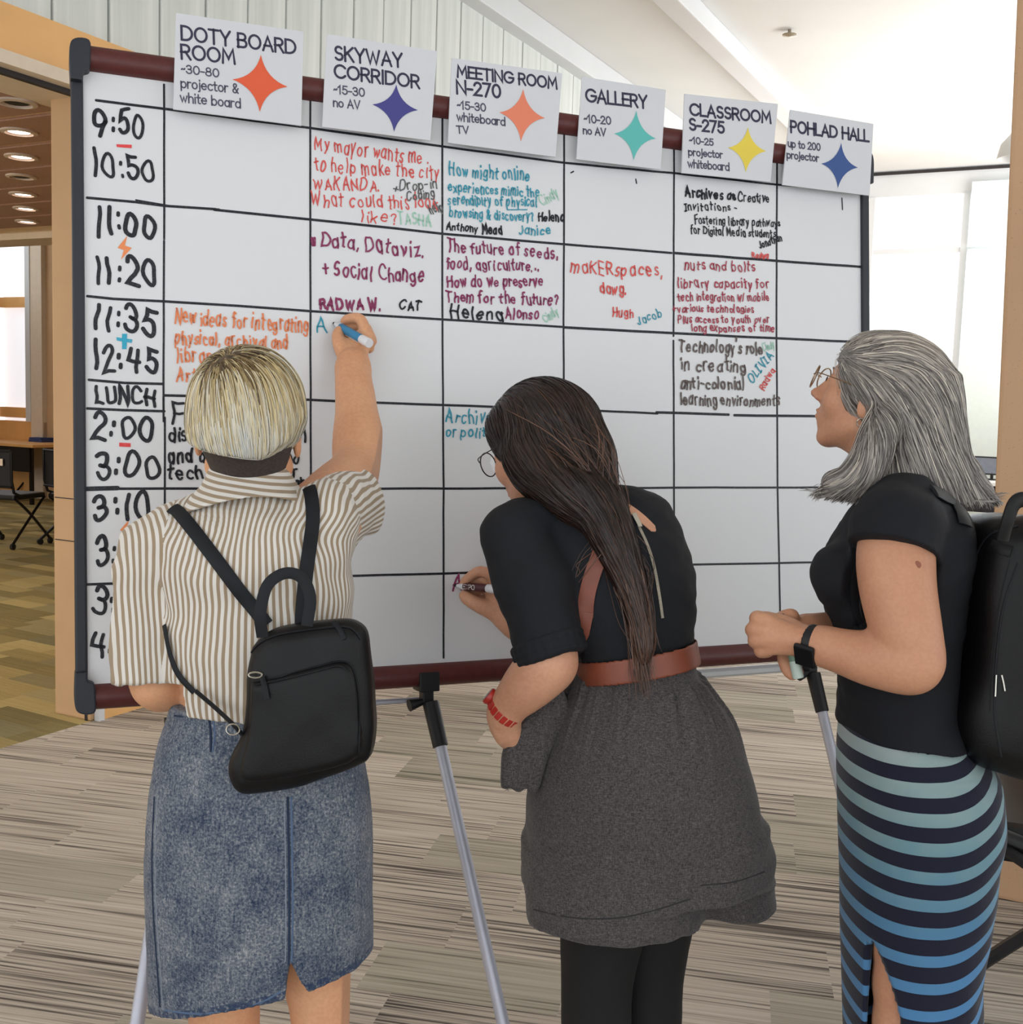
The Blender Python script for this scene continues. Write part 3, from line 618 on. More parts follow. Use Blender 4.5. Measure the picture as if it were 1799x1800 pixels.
# little coloured marks
I_ORG2 = ink('orange_mark', (246, 148, 92), .5, .1); I_RED2 = ink('red_mark', (232, 70, 72), .5, .1); I_BLU2 = ink('cyan_mark', (56, 172, 204), .5, .1)
def polypx(mb, pts, z): n = len(pts); mb.add([MBD @ Vector((*onb(*p), z)) for p in pts], [tuple(range(n))])
for nm, im, shp in (('dash_mark', I_RED2, [[(205, 254), (232, 255), (232, 261), (206, 259)]]), ('dash_mark', I_RED2, [[(210, 778), (230, 779), (230, 786), (210, 785)]]),
    ('plus_mark', I_BLU2, [[(215, 587), (224, 587), (223, 614), (215, 614)], [(205, 593), (233, 597), (232, 603), (206, 599)]]),
    ('lightning_mark', I_ORG2, [[(224, 415), (207, 436), (218, 440), (213, 457), (232, 436), (220, 432)]]), ('lightning_mark', I_ORG2, [[(227, 914), (211, 932), (222, 936), (216, 954), (234, 934), (223, 929)]])):
    m = MB()
    for q, pl_ in enumerate(shp): polypx(m, pl_, .0009+.0002*q)
    m.build(nm, im, board)
g = MB(); strokes_px(g, [[(892, 369), (926, 369)]], 2, .0012); g.build('underline_mark', I_TEAL, board)
g = MB(); strokes_px(g, [[(549, 420), (550, 430)], [(553, 420), (553, 430)]], 5, .0012); g.build('bullet_mark', I_MAG, board)
# ---------------------------------------------------------------- the six printed signs over the top rail
m_card = mat('sign_card', (218, 219, 224), .7, var=.01); m_print = mat('navy_print', (52, 54, 76), .7, var=.02); m_print2 = mat('slate_print', (84, 86, 104), .7, var=.02)
OFS = .030
SG = [  # corners TL TR BR BL, title lines, small lines, star (cx,cy, left,right,top,bottom), colour
 ('doty board room', [(310, 23), (534, 56), (530, 221), (305, 192)], [('DOTY BOARD', 320, 70, 520, 95, 24, 4.2), ('ROOM', 320, 103, 413, 112, 24, 4.2)], [('~30-80', 320, 128, 385, 136, 14, 2.6), ('projector &', 319, 154, 419, 164, 16, 2.6), ('white board', 318, 179, 423, 190, 16, 2.6)], [(459, 97), (506, 153), (457, 197), (409, 140)], (232, 98, 62), 'large orange'),
 ('skyway corridor', [(575, 60), (769, 90), (757, 247), (567, 223)], [('SKYWAY', 590, 105, 707, 118, 23, 4.0), ('CORRIDOR', 589, 136, 737, 155, 22, 4.0)], [('~15-30', 588, 164, 641, 170, 14, 2.5), ('no AV', 587, 187, 633, 192, 14, 2.5)], [(697, 149), (735, 194), (693, 232), (655, 184)], (72, 70, 140), 'dark violet-blue'),
 ('meeting room', [(795, 102), (989, 129), (977, 276), (788, 251)], [('MEETING ROOM', 805, 135, 979, 156, 19, 3.6), ('N-270', 804, 164, 880, 172, 22, 4.0)], [('~15-30', 805, 191, 854, 196, 13, 2.4), ('whiteboard', 804, 212, 888, 221, 14, 2.4), ('TV', 804, 234, 824, 235, 12, 2.4)], [(920, 157), (958, 208), (916, 249), (878, 198)], (236, 136, 106), 'salmon'),
 ('gallery', [(1024, 135), (1171, 158), (1162, 298), (1014, 280)], [('GALLERY', 1031, 178, 1137, 190, 21, 3.7)], [('~10-20', 1028, 215, 1074, 219, 13, 2.4), ('no AV', 1026, 235, 1065, 239, 12, 2.4)], [(1119, 195), (1153, 244), (1114, 282), (1080, 235)], (98, 192, 186), 'turquoise'),
 ('classroom', [(1204, 165), (1368, 183), (1355, 320), (1199, 304)], [('CLASSROOM', 1214, 202, 1355, 216, 19, 3.6), ('S-275', 1213, 228, 1273, 234, 19, 3.6)], [('~10-25', 1213, 252, 1254, 256, 11, 2.2), ('projector', 1211, 273, 1270, 278, 12, 2.2), ('whiteboard', 1210, 294, 1282, 300, 13, 2.2)], [(1315, 224), (1347, 266), (1311, 303), (1280, 260)], (236, 212, 82), 'yellow'),
 ('pohlad hall', [(1390, 193), (1536, 218), (1529, 344), (1376, 325)], [('POHLAD HALL', 1391, 232, 1527, 249, 19, 3.4)], [('up to 200', 1386, 258, 1442, 265, 12, 2.2), ('projector', 1384, 278, 1439, 284, 12, 2.2)], [(1479, 252), (1508, 295), (1473, 331), (1444, 288)], (60, 88, 148), 'steel-blue')]
for nm, cr, big, small, star, sc, cn in SG:
    P = [Vector(onb(*p, OFS)) for p in cr]; cx = sum((p for p in P), Vector((0, 0)))/4
    r = empty('room_sign', MBD @ Vector((cx.x, cx.y, OFS)), 'white card room sign with a %s four-pointed star, on the top rail' % cn, 'sign', 'room signs along the top rail')
    m = MB()
    for p in (P[3], P[2], P[1], P[0]): pass
    v = [MBD @ Vector((p.x, p.y, OFS-.004)) for p in (P[3], P[2], P[1], P[0])]+[MBD @ Vector((p.x, p.y, OFS-.0005)) for p in (P[3], P[2], P[1], P[0])]
    m.hexa(v).build('card', m_card, r)
    for nm2, lines, mm in (('title', big, m_print), ('details', small, m_print2)):
        m = MB()
        for (s_, x0, y0, x1, y1, h, w) in lines: text_line(m, s_, (x0, y0), (x1, y1), h, w, OFS, False, OFS, sp=.21, space=.42)
        m.build(nm2, mm, r)
    T = [Vector(onb(*p, OFS)) for p in star]; c = (T[0]+T[1]+T[2]+T[3])/4; pts = []
    for i in range(4):
        a, b = T[i], T[(i+1) % 4]
        for q in range(8):
            u = q/8; m_ = c*.62+(a+b)*.19
            pts.append(a*(1-u)**2+m_*2*u*(1-u)+b*u*u)
    m = MB(); m.add([MBD @ Vector((p.x, p.y, OFS+.0004)) for p in pts]+[MBD @ Vector((c.x, c.y, OFS+.0004))], [(i, (i+1) % 32, 32) for i in range(32)])
    m.build('star', mat('star_'+cn.replace(' ', '_').replace('-', '_'), sc, .7, var=.02), r)
# ================================================================ soft shapes: signed distance fields meshed with OpenVDB
def npv(p): return np.array([p[0], p[1], p[2]], dtype=np.float32)
def nrm(v): v = np.asarray(v, np.float32); return v/np.linalg.norm(v)
BIG = np.float32(.06)
class Field:
    def __init__(s, lo, hi, h):
        s.h = h; s.lo = np.floor(np.asarray(lo, np.float64)/h)*h; s.n = np.ceil((np.asarray(hi)-s.lo)/h).astype(int)+1
        s.a = np.full(s.n, BIG, np.float32)
    def op(s, fn, lo, hi, k=0.0, mode='add', pad=.02):
        i0 = np.clip(np.floor((np.asarray(lo)-pad-k-s.lo)/s.h).astype(int), 0, s.n); i1 = np.clip(np.ceil((np.asarray(hi)+pad+k-s.lo)/s.h).astype(int)+1, 0, s.n)
        if np.any(i1 <= i0): return s
        X, Y, Z = np.ogrid[i0[0]:i1[0], i0[1]:i1[1], i0[2]:i1[2]]
        X = (X*s.h+s.lo[0]).astype(np.float32); Y = (Y*s.h+s.lo[1]).astype(np.float32); Z = (Z*s.h+s.lo[2]).astype(np.float32)
        d = fn(X, Y, Z); sl = (slice(i0[0], i1[0]), slice(i0[1], i1[1]), slice(i0[2], i1[2])); a = s.a[sl]
        if mode == 'add':
            r = np.minimum(a, d)
            if k: r -= np.square(np.maximum(k-np.abs(a-d), 0))/(4*k)
        elif mode == 'sub':
            d = -d; r = np.maximum(a, d)
            if k: r += np.square(np.maximum(k-np.abs(a-d), 0))/(4*k)
        else:
            r = np.maximum(a, d)
            if k: r += np.square(np.maximum(k-np.abs(a-d), 0))/(4*k)
        s.a[sl] = np.minimum(r, BIG); return s
    def cone(s, a, b, ra, rb, k=.01, mode='add'):
        a = npv(a); b = npv(b); ab = b-a; L2 = float(ab@ab)+1e-12
        def fn(X, Y, Z):
            px, py, pz = X-a[0], Y-a[1], Z-a[2]
            t = np.clip((px*ab[0]+py*ab[1]+pz*ab[2])/L2, 0, 1)
            return np.sqrt((px-t*ab[0])**2+(py-t*ab[1])**2+(pz-t*ab[2])**2)-(ra+(rb-ra)*t)
        r = max(ra, rb); return s.op(fn, np.minimum(a, b)-r, np.maximum(a, b)+r, k, mode)
    def chain(s, pts, k=.008):     # pts: (point, radius)
        if len(pts) > 3:
            T = spline([list(npv(a))+[r] for a, r in pts], 3); pts = [(t[:3], float(t[3])) for t in T]
        for (a, ra), (b, rb) in zip(pts[:-1], pts[1:]): s.cone(a, b, ra, rb, k)
        return s
    def ell(s, c, r, R=None, k=.01, mode='add'):
        c = npv(c); r = np.asarray(r, np.float32); R = np.eye(3, dtype=np.float32) if R is None else np.asarray(R, np.float32)   # rows = local axes
        def fn(X, Y, Z):
            px, py, pz = X-c[0], Y-c[1], Z-c[2]; q0 = 0; q1 = 0
            for i in range(3):
                u = (px*R[i, 0]+py*R[i, 1]+pz*R[i, 2])/r[i]; q0 = q0+u*u; q1 = q1+(u/r[i])**2
            k0 = np.sqrt(q0); k1 = np.sqrt(q1)+1e-9
            return k0*(k0-1)/k1
        ext = np.sqrt(((R*r[:, None])**2).sum(0)); return s.op(fn, c-ext, c+ext, k, mode)
    def loft(s, keys, axis, xdir, k=.02, mode='add', p=2.2, dense=4, capr=.0):
        """keys: (centre, half width, half depth[, exponent]) along axis"""
        ax = nrm(axis); X_ = nrm(np.asarray(xdir)-np.dot(xdir, ax)*ax); Y_ = np.cross(ax, X_)
        c0 = npv(keys[0][0]); rows = []
        for kk in keys:
            q = npv(kk[0])-c0; rows.append([q@ax, q@X_, q@Y_, kk[1], kk[2]])
        rows.sort(); T = spline(rows, dense); T = T[np.argsort(T[:, 0])]
        s0, s1 = T[0, 0], T[-1, 0]; lo_ = np.full(3, 1e9); hi_ = -lo_
        for t in T:
            c = c0+ax*t[0]+X_*t[1]+Y_*t[2]; e = np.abs(X_)*t[3]+np.abs(Y_)*t[4]+.01; lo_ = np.minimum(lo_, c-e); hi_ = np.maximum(hi_, c+e)
        def fn(X, Y, Z):
            px, py, pz = X-c0[0], Y-c0[1], Z-c0[2]
            sv = px*ax[0]+py*ax[1]+pz*ax[2]; xv = px*X_[0]+py*X_[1]+pz*X_[2]; yv = px*Y_[0]+py*Y_[1]+pz*Y_[2]
            g = np.linspace(s0, s1, 256); ii = np.clip((sv-s0)/(s1-s0)*255, 0, 255).astype(np.int16)
            tb = [np.interp(g, T[:, 0], T[:, j]).astype(np.float32) for j in range(1, 5)]
            cx, cy, rx, ry = (q[ii] for q in tb)
            u = np.abs(xv-cx)/rx; w = np.abs(yv-cy)/ry
            d = ((u**p+w**p)**(1/p)-1)*np.minimum(rx, ry)
            e = np.maximum(s0-sv, sv-s1)
            if capr: return np.where((d > -capr) & (e > -capr), np.sqrt(np.maximum(d+capr, 0)**2+np.maximum(e+capr, 0)**2)-capr, np.maximum(d, e))
            return np.maximum(d, e)
        return s.op(fn, lo_, hi_, k, mode)
    def plane(s, p, n, k=.002):   # keep the side opposite to n
        p = npv(p); n = nrm(n)
        s.a = np.maximum(s.a, self_plane(s, p, n)); np.minimum(s.a, BIG, out=s.a); return s
    def prism(s, poly, c, X_, Y_, N_, half, rnd=.02, k=.0, bulge=None):
        P = np.array(poly, np.float32); c = npv(c); X_, Y_, N_ = nrm(X_), nrm(Y_), nrm(N_)
        def fn(X, Y, Z):
            px, py, pz = X-c[0], Y-c[1], Z-c[2]
            u = px*X_[0]+py*X_[1]+pz*X_[2]; v = px*Y_[0]+py*Y_[1]+pz*Y_[2]; w = px*N_[0]+py*N_[1]+pz*N_[2]
            d = np.full(u.shape, 1e9, np.float32); ins = np.zeros(u.shape, bool)
            for i in range(len(P)):
                a = P[i]; b = P[(i+1) % len(P)]; e = b-a
                t = np.clip(((u-a[0])*e[0]+(v-a[1])*e[1])/(e@e+1e-12), 0, 1)
                d = np.minimum(d, (u-a[0]-t*e[0])**2+(v-a[1]-t*e[1])**2)
                cnd = ((a[1] > v) != (b[1] > v)); xi = a[0]+(v-a[1])/(e[1] if abs(e[1]) > 1e-9 else 1e-9)*e[0]
                ins ^= cnd & (u < xi)
            d = np.sqrt(d); d = np.where(ins, -d, d); hh = half
            if bulge: hh = half+bulge*(1-np.exp(np.minimum(d, 0)/.04))
            a_ = d+rnd; b_ = np.abs(w)-hh+rnd
            return np.minimum(np.maximum(a_, b_), 0)+np.sqrt(np.maximum(a_, 0)**2+np.maximum(b_, 0)**2)-rnd
        cs = np.array([c+X_*q[0]+Y_*q[1]+N_*w for q in P for w in (-half-(bulge or 0), half+(bulge or 0))])
        return s.op(fn, cs.min(0), cs.max(0), k)
    def sample(s, p):
        q = (np.asarray(p)-s.lo)/s.h; q = np.clip(q, 0, s.n-1.001); i = q.astype(int); f = q-i; r = 0
        for dx in (0, 1):
            for dy in (0, 1):
                for dz in (0, 1):
                    w = (f[:, 0] if dx else 1-f[:, 0])*(f[:, 1] if dy else 1-f[:, 1])*(f[:, 2] if dz else 1-f[:, 2])
                    r = r+w*s.a[i[:, 0]+dx, i[:, 1]+dy, i[:, 2]+dz]
        return r
    def grad(s, p):
        e = s.h; g = np.stack([s.sample(p+np.eye(3)[i]*e)-s.sample(p-np.eye(3)[i]*e) for i in range(3)], 1)
        return g/(np.linalg.norm(g, axis=1)[:, None]+1e-9)
    def mesh(s, smooth=0):
        g = vdb.FloatGrid(float(BIG)); g.copyFromArray(np.ascontiguousarray(s.a), tolerance=0.0)
        V, Q = g.convertToQuads(); return (V*s.h+s.lo).astype(np.float64), Q
def self_plane(s, p, n):
    X, Y, Z = np.ogrid[0:s.n[0], 0:s.n[1], 0:s.n[2]]
    return (((X*s.h+s.lo[0])-p[0])*n[0]+((Y*s.h+s.lo[1])-p[1])*n[1]+((Z*s.h+s.lo[2])-p[2])*n[2]).astype(np.float32)
def hash3(i, seed):
    n = (i[..., 0]*73856093) ^ (i[..., 1]*19349663) ^ (i[..., 2]*83492791) ^ (seed*2654435761 & 0x7fffffff)
    n = (n ^ (n >> 13))*1274126177 & 0x7fffffff; return (n ^ (n >> 16) & 0xffff).astype(np.float64) % 65536/32768-1
def vnoise(p, seed=0):            # value noise, p (N,3)
    i = np.floor(p).astype(np.int64); f = p-i; f = f*f*(3-2*f); r = 0
    for dx in (0, 1):
        for dy in (0, 1):
            for dz in (0, 1):
                w = (f[:, 0] if dx else 1-f[:, 0])*(f[:, 1] if dy else 1-f[:, 1])*(f[:, 2] if dz else 1-f[:, 2])
                r = r+w*hash3(i+np.array([dx, dy, dz]), seed)
    return r
def vnormals(V, Q):
    a, b, c, d = (V[Q[:, i]] for i in range(4)); n = np.cross(c-a, d-b); N = np.zeros_like(V)
    for i in range(4): np.add.at(N, Q[:, i], n)
    return N/(np.linalg.norm(N, axis=1)[:, None]+1e-12)
class Soft:                        # a meshed field waiting for displacement, attributes and linking
    def __init__(s, f):
        s.f = f; s.V, s.Q = f.mesh(); s.Nn = -vnormals(s.V, s.Q)
        c = s.V.mean(0)
        if ((s.V-c)*s.Nn).sum() < 0: s.Nn = -s.Nn
    def folds(s, amp, freq, seed=1, axes=None, mask=None):
        P = s.V if axes is None else s.V @ np.array(axes).T
        d = vnoise(P*np.array(freq), seed)+.5*vnoise(P*np.array(freq)*2.1, seed+5)
        if mask is not None: d = d*mask(s.V)
        s.V = s.V+s.Nn*(d*amp)[:, None]; return s
    def build(s, name, m, parent=None, point=None, corner=None, label=None):
        me = bpy.data.meshes.new(name); nv, nq = len(s.V), len(s.Q)
        Q = s.Q[:, ::-1] if s._flip() else s.Q
        me.vertices.add(nv); me.vertices.foreach_set('co', s.V.astype(np.float32).ravel())
        me.loops.add(nq*4); me.loops.foreach_set('vertex_index', np.ascontiguousarray(Q).astype(np.int32).ravel())
        me.polygons.add(nq); me.polygons.foreach_set('loop_start', np.arange(0, nq*4, 4, dtype=np.int32)); me.polygons.foreach_set('loop_total', np.full(nq, 4, np.int32))
        me.update(calc_edges=True)
        if point:
            for nm, arr in point.items():
                at = me.attributes.new(nm, 'FLOAT_VECTOR', 'POINT'); at.data.foreach_set('vector', np.asarray(arr, np.float32).ravel())
        if corner:
            fc = s.V[Q].mean(1); co = s.V[Q]            # (nq,3),(nq,4,3)
            for nm, fn in corner.items():
                at = me.attributes.new(nm, 'FLOAT_VECTOR', 'CORNER'); at.data.foreach_set('vector', np.asarray(fn(fc, co), np.float32).ravel())
        o = link_mesh(name, me, m, parent, True)
        if label: o['label'] = label
        return o
    def _flip(s):
        a, b, c = (s.V[s.Q[:200, i]] for i in range(3)); n = np.cross(b-a, c-a)
        return (n*s.Nn[s.Q[:200, 0]]).sum() < 0
from mathutils.bvhtree import BVHTree
def bvh_of(o):
    me = o.data; V = np.empty(len(me.vertices)*3, np.float32); me.vertices.foreach_get('co', V); V = V.reshape(-1, 3)
    return BVHTree.FromPolygons([tuple(v) for v in V.tolist()], [tuple(p.vertices) for p in me.polygons])
def drape(bv, pts, off=.002, n=6, zmax=None):   # photo pixels -> points lying on the surface seen there
    out = []; nr = []
    for q in spline(pts, n):
        o, d = ray(q[0], q[1]); h = bv.ray_cast(o, d.normalized())
        if h[0] is None: continue
        nn = h[1] if h[1].dot(d) < 0 else -h[1]
        out.append(h[0]+nn*off); nr.append(nn)
    # smooth
    for _ in range(2):
        out = [out[0]]+[(out[i-1]+out[i]*2+out[i+1])/4 for i in range(1, len(out)-1)]+[out[-1]] if len(out) > 2 else out
    for _ in range(6): nr = [(nr[max(i-1, 0)]+nr[i]*2+nr[min(i+1, len(nr)-1)]).normalized() for i in range(len(nr))]
    return out, nr
def strap(bv, pts, w, th, name, m, parent, off=.004, n=6):
    P, Nr = drape(bv, pts, off, n)
    return MB().tube(P, [w/2]*len(P), 10, flat=th/w*1.0, up=Nr).build(name, m, parent, True)
# ---------------------------------------------------------------- a head in its own frame: x right, y forward, z up, origin between the ears
class Frame:
    def __init__(s, o, fwd, up, sc=1.0, roll=0):
        s.o = npv(o); s.y = nrm(fwd); up = np.asarray(up, float); s.z = nrm(up-np.dot(up, s.y)*s.y); s.x = np.cross(s.y, s.z); s.s = sc
        s.R = np.array([s.x, s.y, s.z], np.float32)
    def __call__(s, x, y, z): return s.o+(s.x*x+s.y*y+s.z*z)*s.s
def add_head(f, H, ears=True, ch=0.0):
    q = H.s; R = H.R
    f.ell(H(0, -.012, .035), (.074*q, .093*q, .084*q), R, .01)
    f.ell(H(0, .022, -.03), (.058*q, .066*q, .072*q), R, .03)
    f.ell(H(0, .046, .045), (.058*q, .043*q, .045*q), R, .02)
    for sx in (-1, 1):
        f.cone(H(sx*.052, .004, -.052), H(sx*.014, .068-ch, -.092), .015*q, .014*q, .02)
        f.ell(H(sx*.036, .062, -.022), (.022*q, .022*q, .026*q), R, .02)
        f.cone(H(sx*.012, .089, .026), H(sx*.045, .076, .026), .007*q, .006*q, .012)
    f.ell(H(0, .072-ch, -.095), (.018*q, .015*q, .013*q), R, .015)
    f.ell(H(0, .078-ch*.4, -.058), (.026*q, .016*q, .024*q), R, .015)
    for sx in (-1, 1): f.ell(H(sx*.031, .102, .006), (.019*q, .015*q, .012*q), R, .010, 'sub')
    for sx in (-1, 1):      # lids round the eyeball
        f.ell(H(sx*.031, .0755, .006), (.0150*q, .0148*q, .0135*q), R, .004)
        f.ell(H(sx*.031, .092, .0055), (.0115*q, .008*q, .0042*q), R, .001, 'sub')
    f.cone(H(0, .078, .022), H(0, .088, -.026), .010*q, .0165*q, .008)
    f.cone(H(0, .088, .018), H(0, .106, -.022), .0065*q, .0095*q, .010)
    f.ell(H(0, .11, -.027), (.0105*q, .0105*q, .0085*q), R, .006)
    for sx in (-1, 1): f.ell(H(sx*.0125, .1, -.031), (.007*q, .009*q, .0065*q), R, .005)
    f.ell(H(0, .094-ch*.4, -.0535), (.021*q, .0075*q, .0045*q), R, .004); f.ell(H(0, .0925-ch*.5, -.064), (.018*q, .0085*q, .0055*q), R, .004)
    f.ell(H(0, .104-ch*.45, -.0585), (.02*q, .006*q, .0016*q), R, .002, 'sub')
    if ears:
        for sx in (-1, 1):
            f.ell(H(sx*.077, -.004, -.004), (.0075*q, .018*q, .031*q), R, .006)
            f.ell(H(sx*.086, .001, .0), (.006*q, .010*q, .019*q), R, .004, 'sub')
def eyes(H, parent, m):
    for sx in (-1, 1):
        M = Matrix.Translation(H(sx*.031, .0762, .0055)); MB().lathe([(.0123*math.sin(a), -.0123*math.cos(a)) for a in np.linspace(0, PI, 9)], 14, M).build('eye', m, parent, True)
def brows(H, parent, m):
    for sx in (-1, 1):
        P = [H(sx*x, y, z) for x, y, z in ((.014, .0945, .025), (.028, .0925, .0295), (.044, .081, .027))]
        MB().tube(spline(P, 4), [.0014]+[.0020]*7+[.0009], 6, flat=.6).build('eyebrow', m, parent, True)
# ---------------------------------------------------------------- hair strands combed over a field
def comb(f, n, D, L, seed=0, r=(.0006, .0009), lift=.003, steps=14, starts=None, free=.0, surf=None, jit=.25, accept=None, freefn=None, slow=None):
    """n strands of length L start on the surface of field f and follow direction field D(p,nrm)"""
    rg = np.random.default_rng(seed); V, Q = surf if surf else f.mesh()
    if starts is None:
        if accept is not None: Vp = V[accept(V)]
        else: Vp = V
        p = Vp[rg.integers(0, len(Vp), n)]+rg.normal(0, f.h*.5, (n, 3))
    else: p = starts.copy(); n = len(p)
    Ls = L*rg.uniform(.5, 1.15, n); off = lift*rg.uniform(-.35, 1, n); dj = rg.normal(0, jit, (n, 3))
    P = [p]; p = p.copy(); prev = None
    for k_ in range(steps):
        g = f.grad(p); d = D(p, g)+dj*.25
        d = d-(d*g).sum(1)[:, None]*g
        fr = 0
        if freefn is not None:
            fr = np.clip(freefn(p, k_/steps), 0, 1)[:, None]; d = d*(1-fr)+(prev if prev is not None else d)*fr
        d /= np.linalg.norm(d, axis=1)[:, None]+1e-9
        if prev is not None: d = d*.55+prev*.45; d /= np.linalg.norm(d, axis=1)[:, None]+1e-9
        p = p+d*((Ls/steps)*(slow(p) if slow else 1.0))[:, None]
        for _ in range(2):
            g = f.grad(p); e = (f.sample(p)-off)
            if np.ndim(fr): e = e*(1-fr[:, 0])
            p = p-g*np.clip(e, -.02, .02)[:, None]
        prev = d; P.append(p.copy())
    return np.stack(P, 1), rg.uniform(r[0], r[1], n)     # (n, steps+1, 3)
def strands_mesh(name, P, rad, m, parent, tone=None, label=None, field=None):
    """flat hair ribbons lying along the combed surface"""
    n, k, _ = P.shape; T = np.gradient(P, axis=1); T /= np.linalg.norm(T, axis=2)[:, :, None]+1e-9
    if field is not None: Gn = field.grad(P.reshape(-1, 3)).reshape(P.shape)
    else: Gn = np.broadcast_to(-CY.astype(float), P.shape)
    tw = np.random.default_rng(9).normal(0, .35, (n, 1, 3)); Gn = Gn+tw
    A_ = np.cross(T, Gn); A_ /= np.linalg.norm(A_, axis=2)[:, :, None]+1e-9
    tp = np.ones(k); tp[-1] = .15; tp[-2] = .6; tp[0] = .3
    w = (rad[:, None]*tp)[:, :, None]; V = np.stack([P-A_*w, P+A_*w], 2); idx = np.arange(n*k*2).reshape(n, k, 2)
    Q = np.stack([idx[:, :-1, 0], idx[:, :-1, 1], idx[:, 1:, 1], idx[:, 1:, 0]], -1).reshape(-1, 4); me = bpy.data.meshes.new(name); V = V.reshape(-1, 3); nq = len(Q)
    me.vertices.add(len(V)); me.vertices.foreach_set('co', V.astype(np.float32).ravel())
    me.loops.add(nq*4); me.loops.foreach_set('vertex_index', Q.astype(np.int32).ravel()); me.polygons.add(nq)
    me.polygons.foreach_set('loop_start', np.arange(0, nq*4, 4, dtype=np.int32)); me.polygons.foreach_set('loop_total', np.full(nq, 4, np.int32)); me.update(calc_edges=True)
    tn = np.random.default_rng(3).uniform(0, 1, n) if tone is None else tone
    at = me.attributes.new('tone', 'FLOAT_VECTOR', 'POINT')
    arr = np.zeros((n, k, 2, 3), np.float32); arr[..., 0] = tn[:, None, None]; arr[..., 1] = np.linspace(0, 1, k)[None, :, None]
    at.data.foreach_set('vector', arr.ravel())
    o = link_mesh(name, me, m, parent, True)
    if label: o['label'] = label
    return o
def hair_mat(name, stops, rough=.45, scale=(1, 1, 1), root=None):
    k = NT(name).set(rough, 0, .4); a = k.attr('tone'); sp = k.n('ShaderNodeSeparateXYZ'); k.put(sp.inputs[0], a.outputs['Vector'])
    c = k.ramp(sp.outputs[0], stops)
    if root: c = k.mix(k.ramp(sp.outputs[2], [(0, (0, 0, 0, 1)), (1, (1, 1, 1, 1))]), c, root)
    k.color(c); return k.m
def skin_mat(name, c, c2):
    k = NT(name).set(.5, 0, .4); v = k.coord(); n1 = k.noise(v, 9, 3); n2 = k.noise(v, 160, 2)
    b = k.ramp(n1, [(.3, lin(c)), (.7, lin(c2))]); k.color(k.mix(.12, b, k.ramp(n2, [(.4, lin((150, 84, 66))), (.6, lin(c2))])))
    k.b.inputs['Subsurface Weight'].default_value = .08; k.b.inputs['Subsurface Radius'].default_value = (.02, .008, .004); k.b.inputs['Subsurface Scale'].default_value = .5
    k.bump(k.noise(v, 500, 2), .12, .001); return k.m
def Pn(px, py, Z): return npv(pix(px, py, Z))
def PX(px, Z): return px*Z/F
UPW = np.array([0, 0, 1.0]); CX = npv(ROT @ Vector((1, 0, 0))); CY = npv(ROT @ Vector((0, 0, -1))); CX = nrm(CX*[1, 1, 0]); CYh = nrm(CY*[1, 1, 0])
def local(p, o, X_, Y_, Z_): q = p-o; return np.stack([q @ X_, q @ Y_, q @ Z_], -1)
m_eye = mat('eye_white', (228, 222, 216), .2)
m_black_leather = mat('black_leather', (9, 9, 11), .45, 0, .28, var=.25, scale=12, bump=.35, bscale=420, bdist=.001)
m_strapl = mat('black_strap', (20, 22, 27), .6, 0, .3, var=.15, bump=.2, bscale=500, bdist=.001)
m_silver = mat('silver_metal', (196, 192, 182), .25, .95)
# ================================================================ the woman on the left: blonde crop, striped shirt, denim skirt
ZA = 1.80
p1 = empty('person', (pix(450, 1240, ZA).x, pix(450, 1240, ZA).y, 0), 'person with platinum cropped hair in striped shirt and denim skirt, writing high on the board', 'person')
m_skin1 = skin_mat('skin_warm', (230, 174, 134), (216, 156, 116))
H1 = Frame(pix(437, 765, 1.81), (-.12, 1, .12), (-.01, .0, 1), 1.02)
lo = np.array([-.80, 1.45, -.02]); hi = np.array([-.18, 2.45, 1.75])
BX = npv(ROT @ Vector((1, 0, 0))); BY = npv(ROT @ Vector((0, 1, 0)))
hd = [Pn(435, 600, 1.8), Pn(200, 1800, 1.6), Pn(700, 550, 2.4)]
f = Field(np.minimum.reduce(hd)-[.08, .1, 0]-[0, 0, .0], np.maximum.reduce(hd)+[.04, .08, .08], .0035)
f.lo[2] = min(f.lo[2], 0)
lo = np.array([Pn(190, 1000, 1.7)[0]-.02, 1.45, -.01]); hi = np.array([Pn(680, 600, 2.3)[0]+.02, 2.42, 1.72])
f = Field(lo, hi, .0035)
# torso, hips, legs down to the carpet
def K(px, py, Z, w, d): return (Pn(px, py, Z), PX(w, Z), d)
f.loft([K(455, 1420, 1.85, 165, .105), K(455, 1330, 1.84, 160, .105), K(450, 1240, 1.83, 128, .085), K(448, 1120, 1.82, 138, .09), K(443, 1000, 1.81, 150, .09), K(440, 930, 1.81, 145, .082), K(438, 885, 1.815, 95, .06), K(437, 850, 1.82, 52, .05)], UPW, CX, .02)
f.chain([(Pn(438, 880, 1.82), .054), (Pn(436, 800, 1.815), .052), (Pn(437, 745, 1.82), .055)], .02)
add_head(f, H1)
fl = []
for sx, kx, ky in ((-1, 395, 1790), (1, 574, 1790)):
    kn = Pn(kx, ky, 1.86); hp = Pn(455+sx*75, 1400, 1.85)
    an = np.array([kn[0]+sx*.0, kn[1]+.05, .085]); fl.append(an)
    f.chain([(hp, .088), ((hp+kn)/2+[0, -.005, 0], .07), (kn, .053), (kn*.62+an*.38+[0, -.022, 0], .053), (kn*.25+an*.75, .036), (an, .031)], .02)
    f.chain([(an+[0, -.03, -.045], .03), (an+[0, .06, -.052], .028), (an+[0, .145, -.062], .021)], .02)
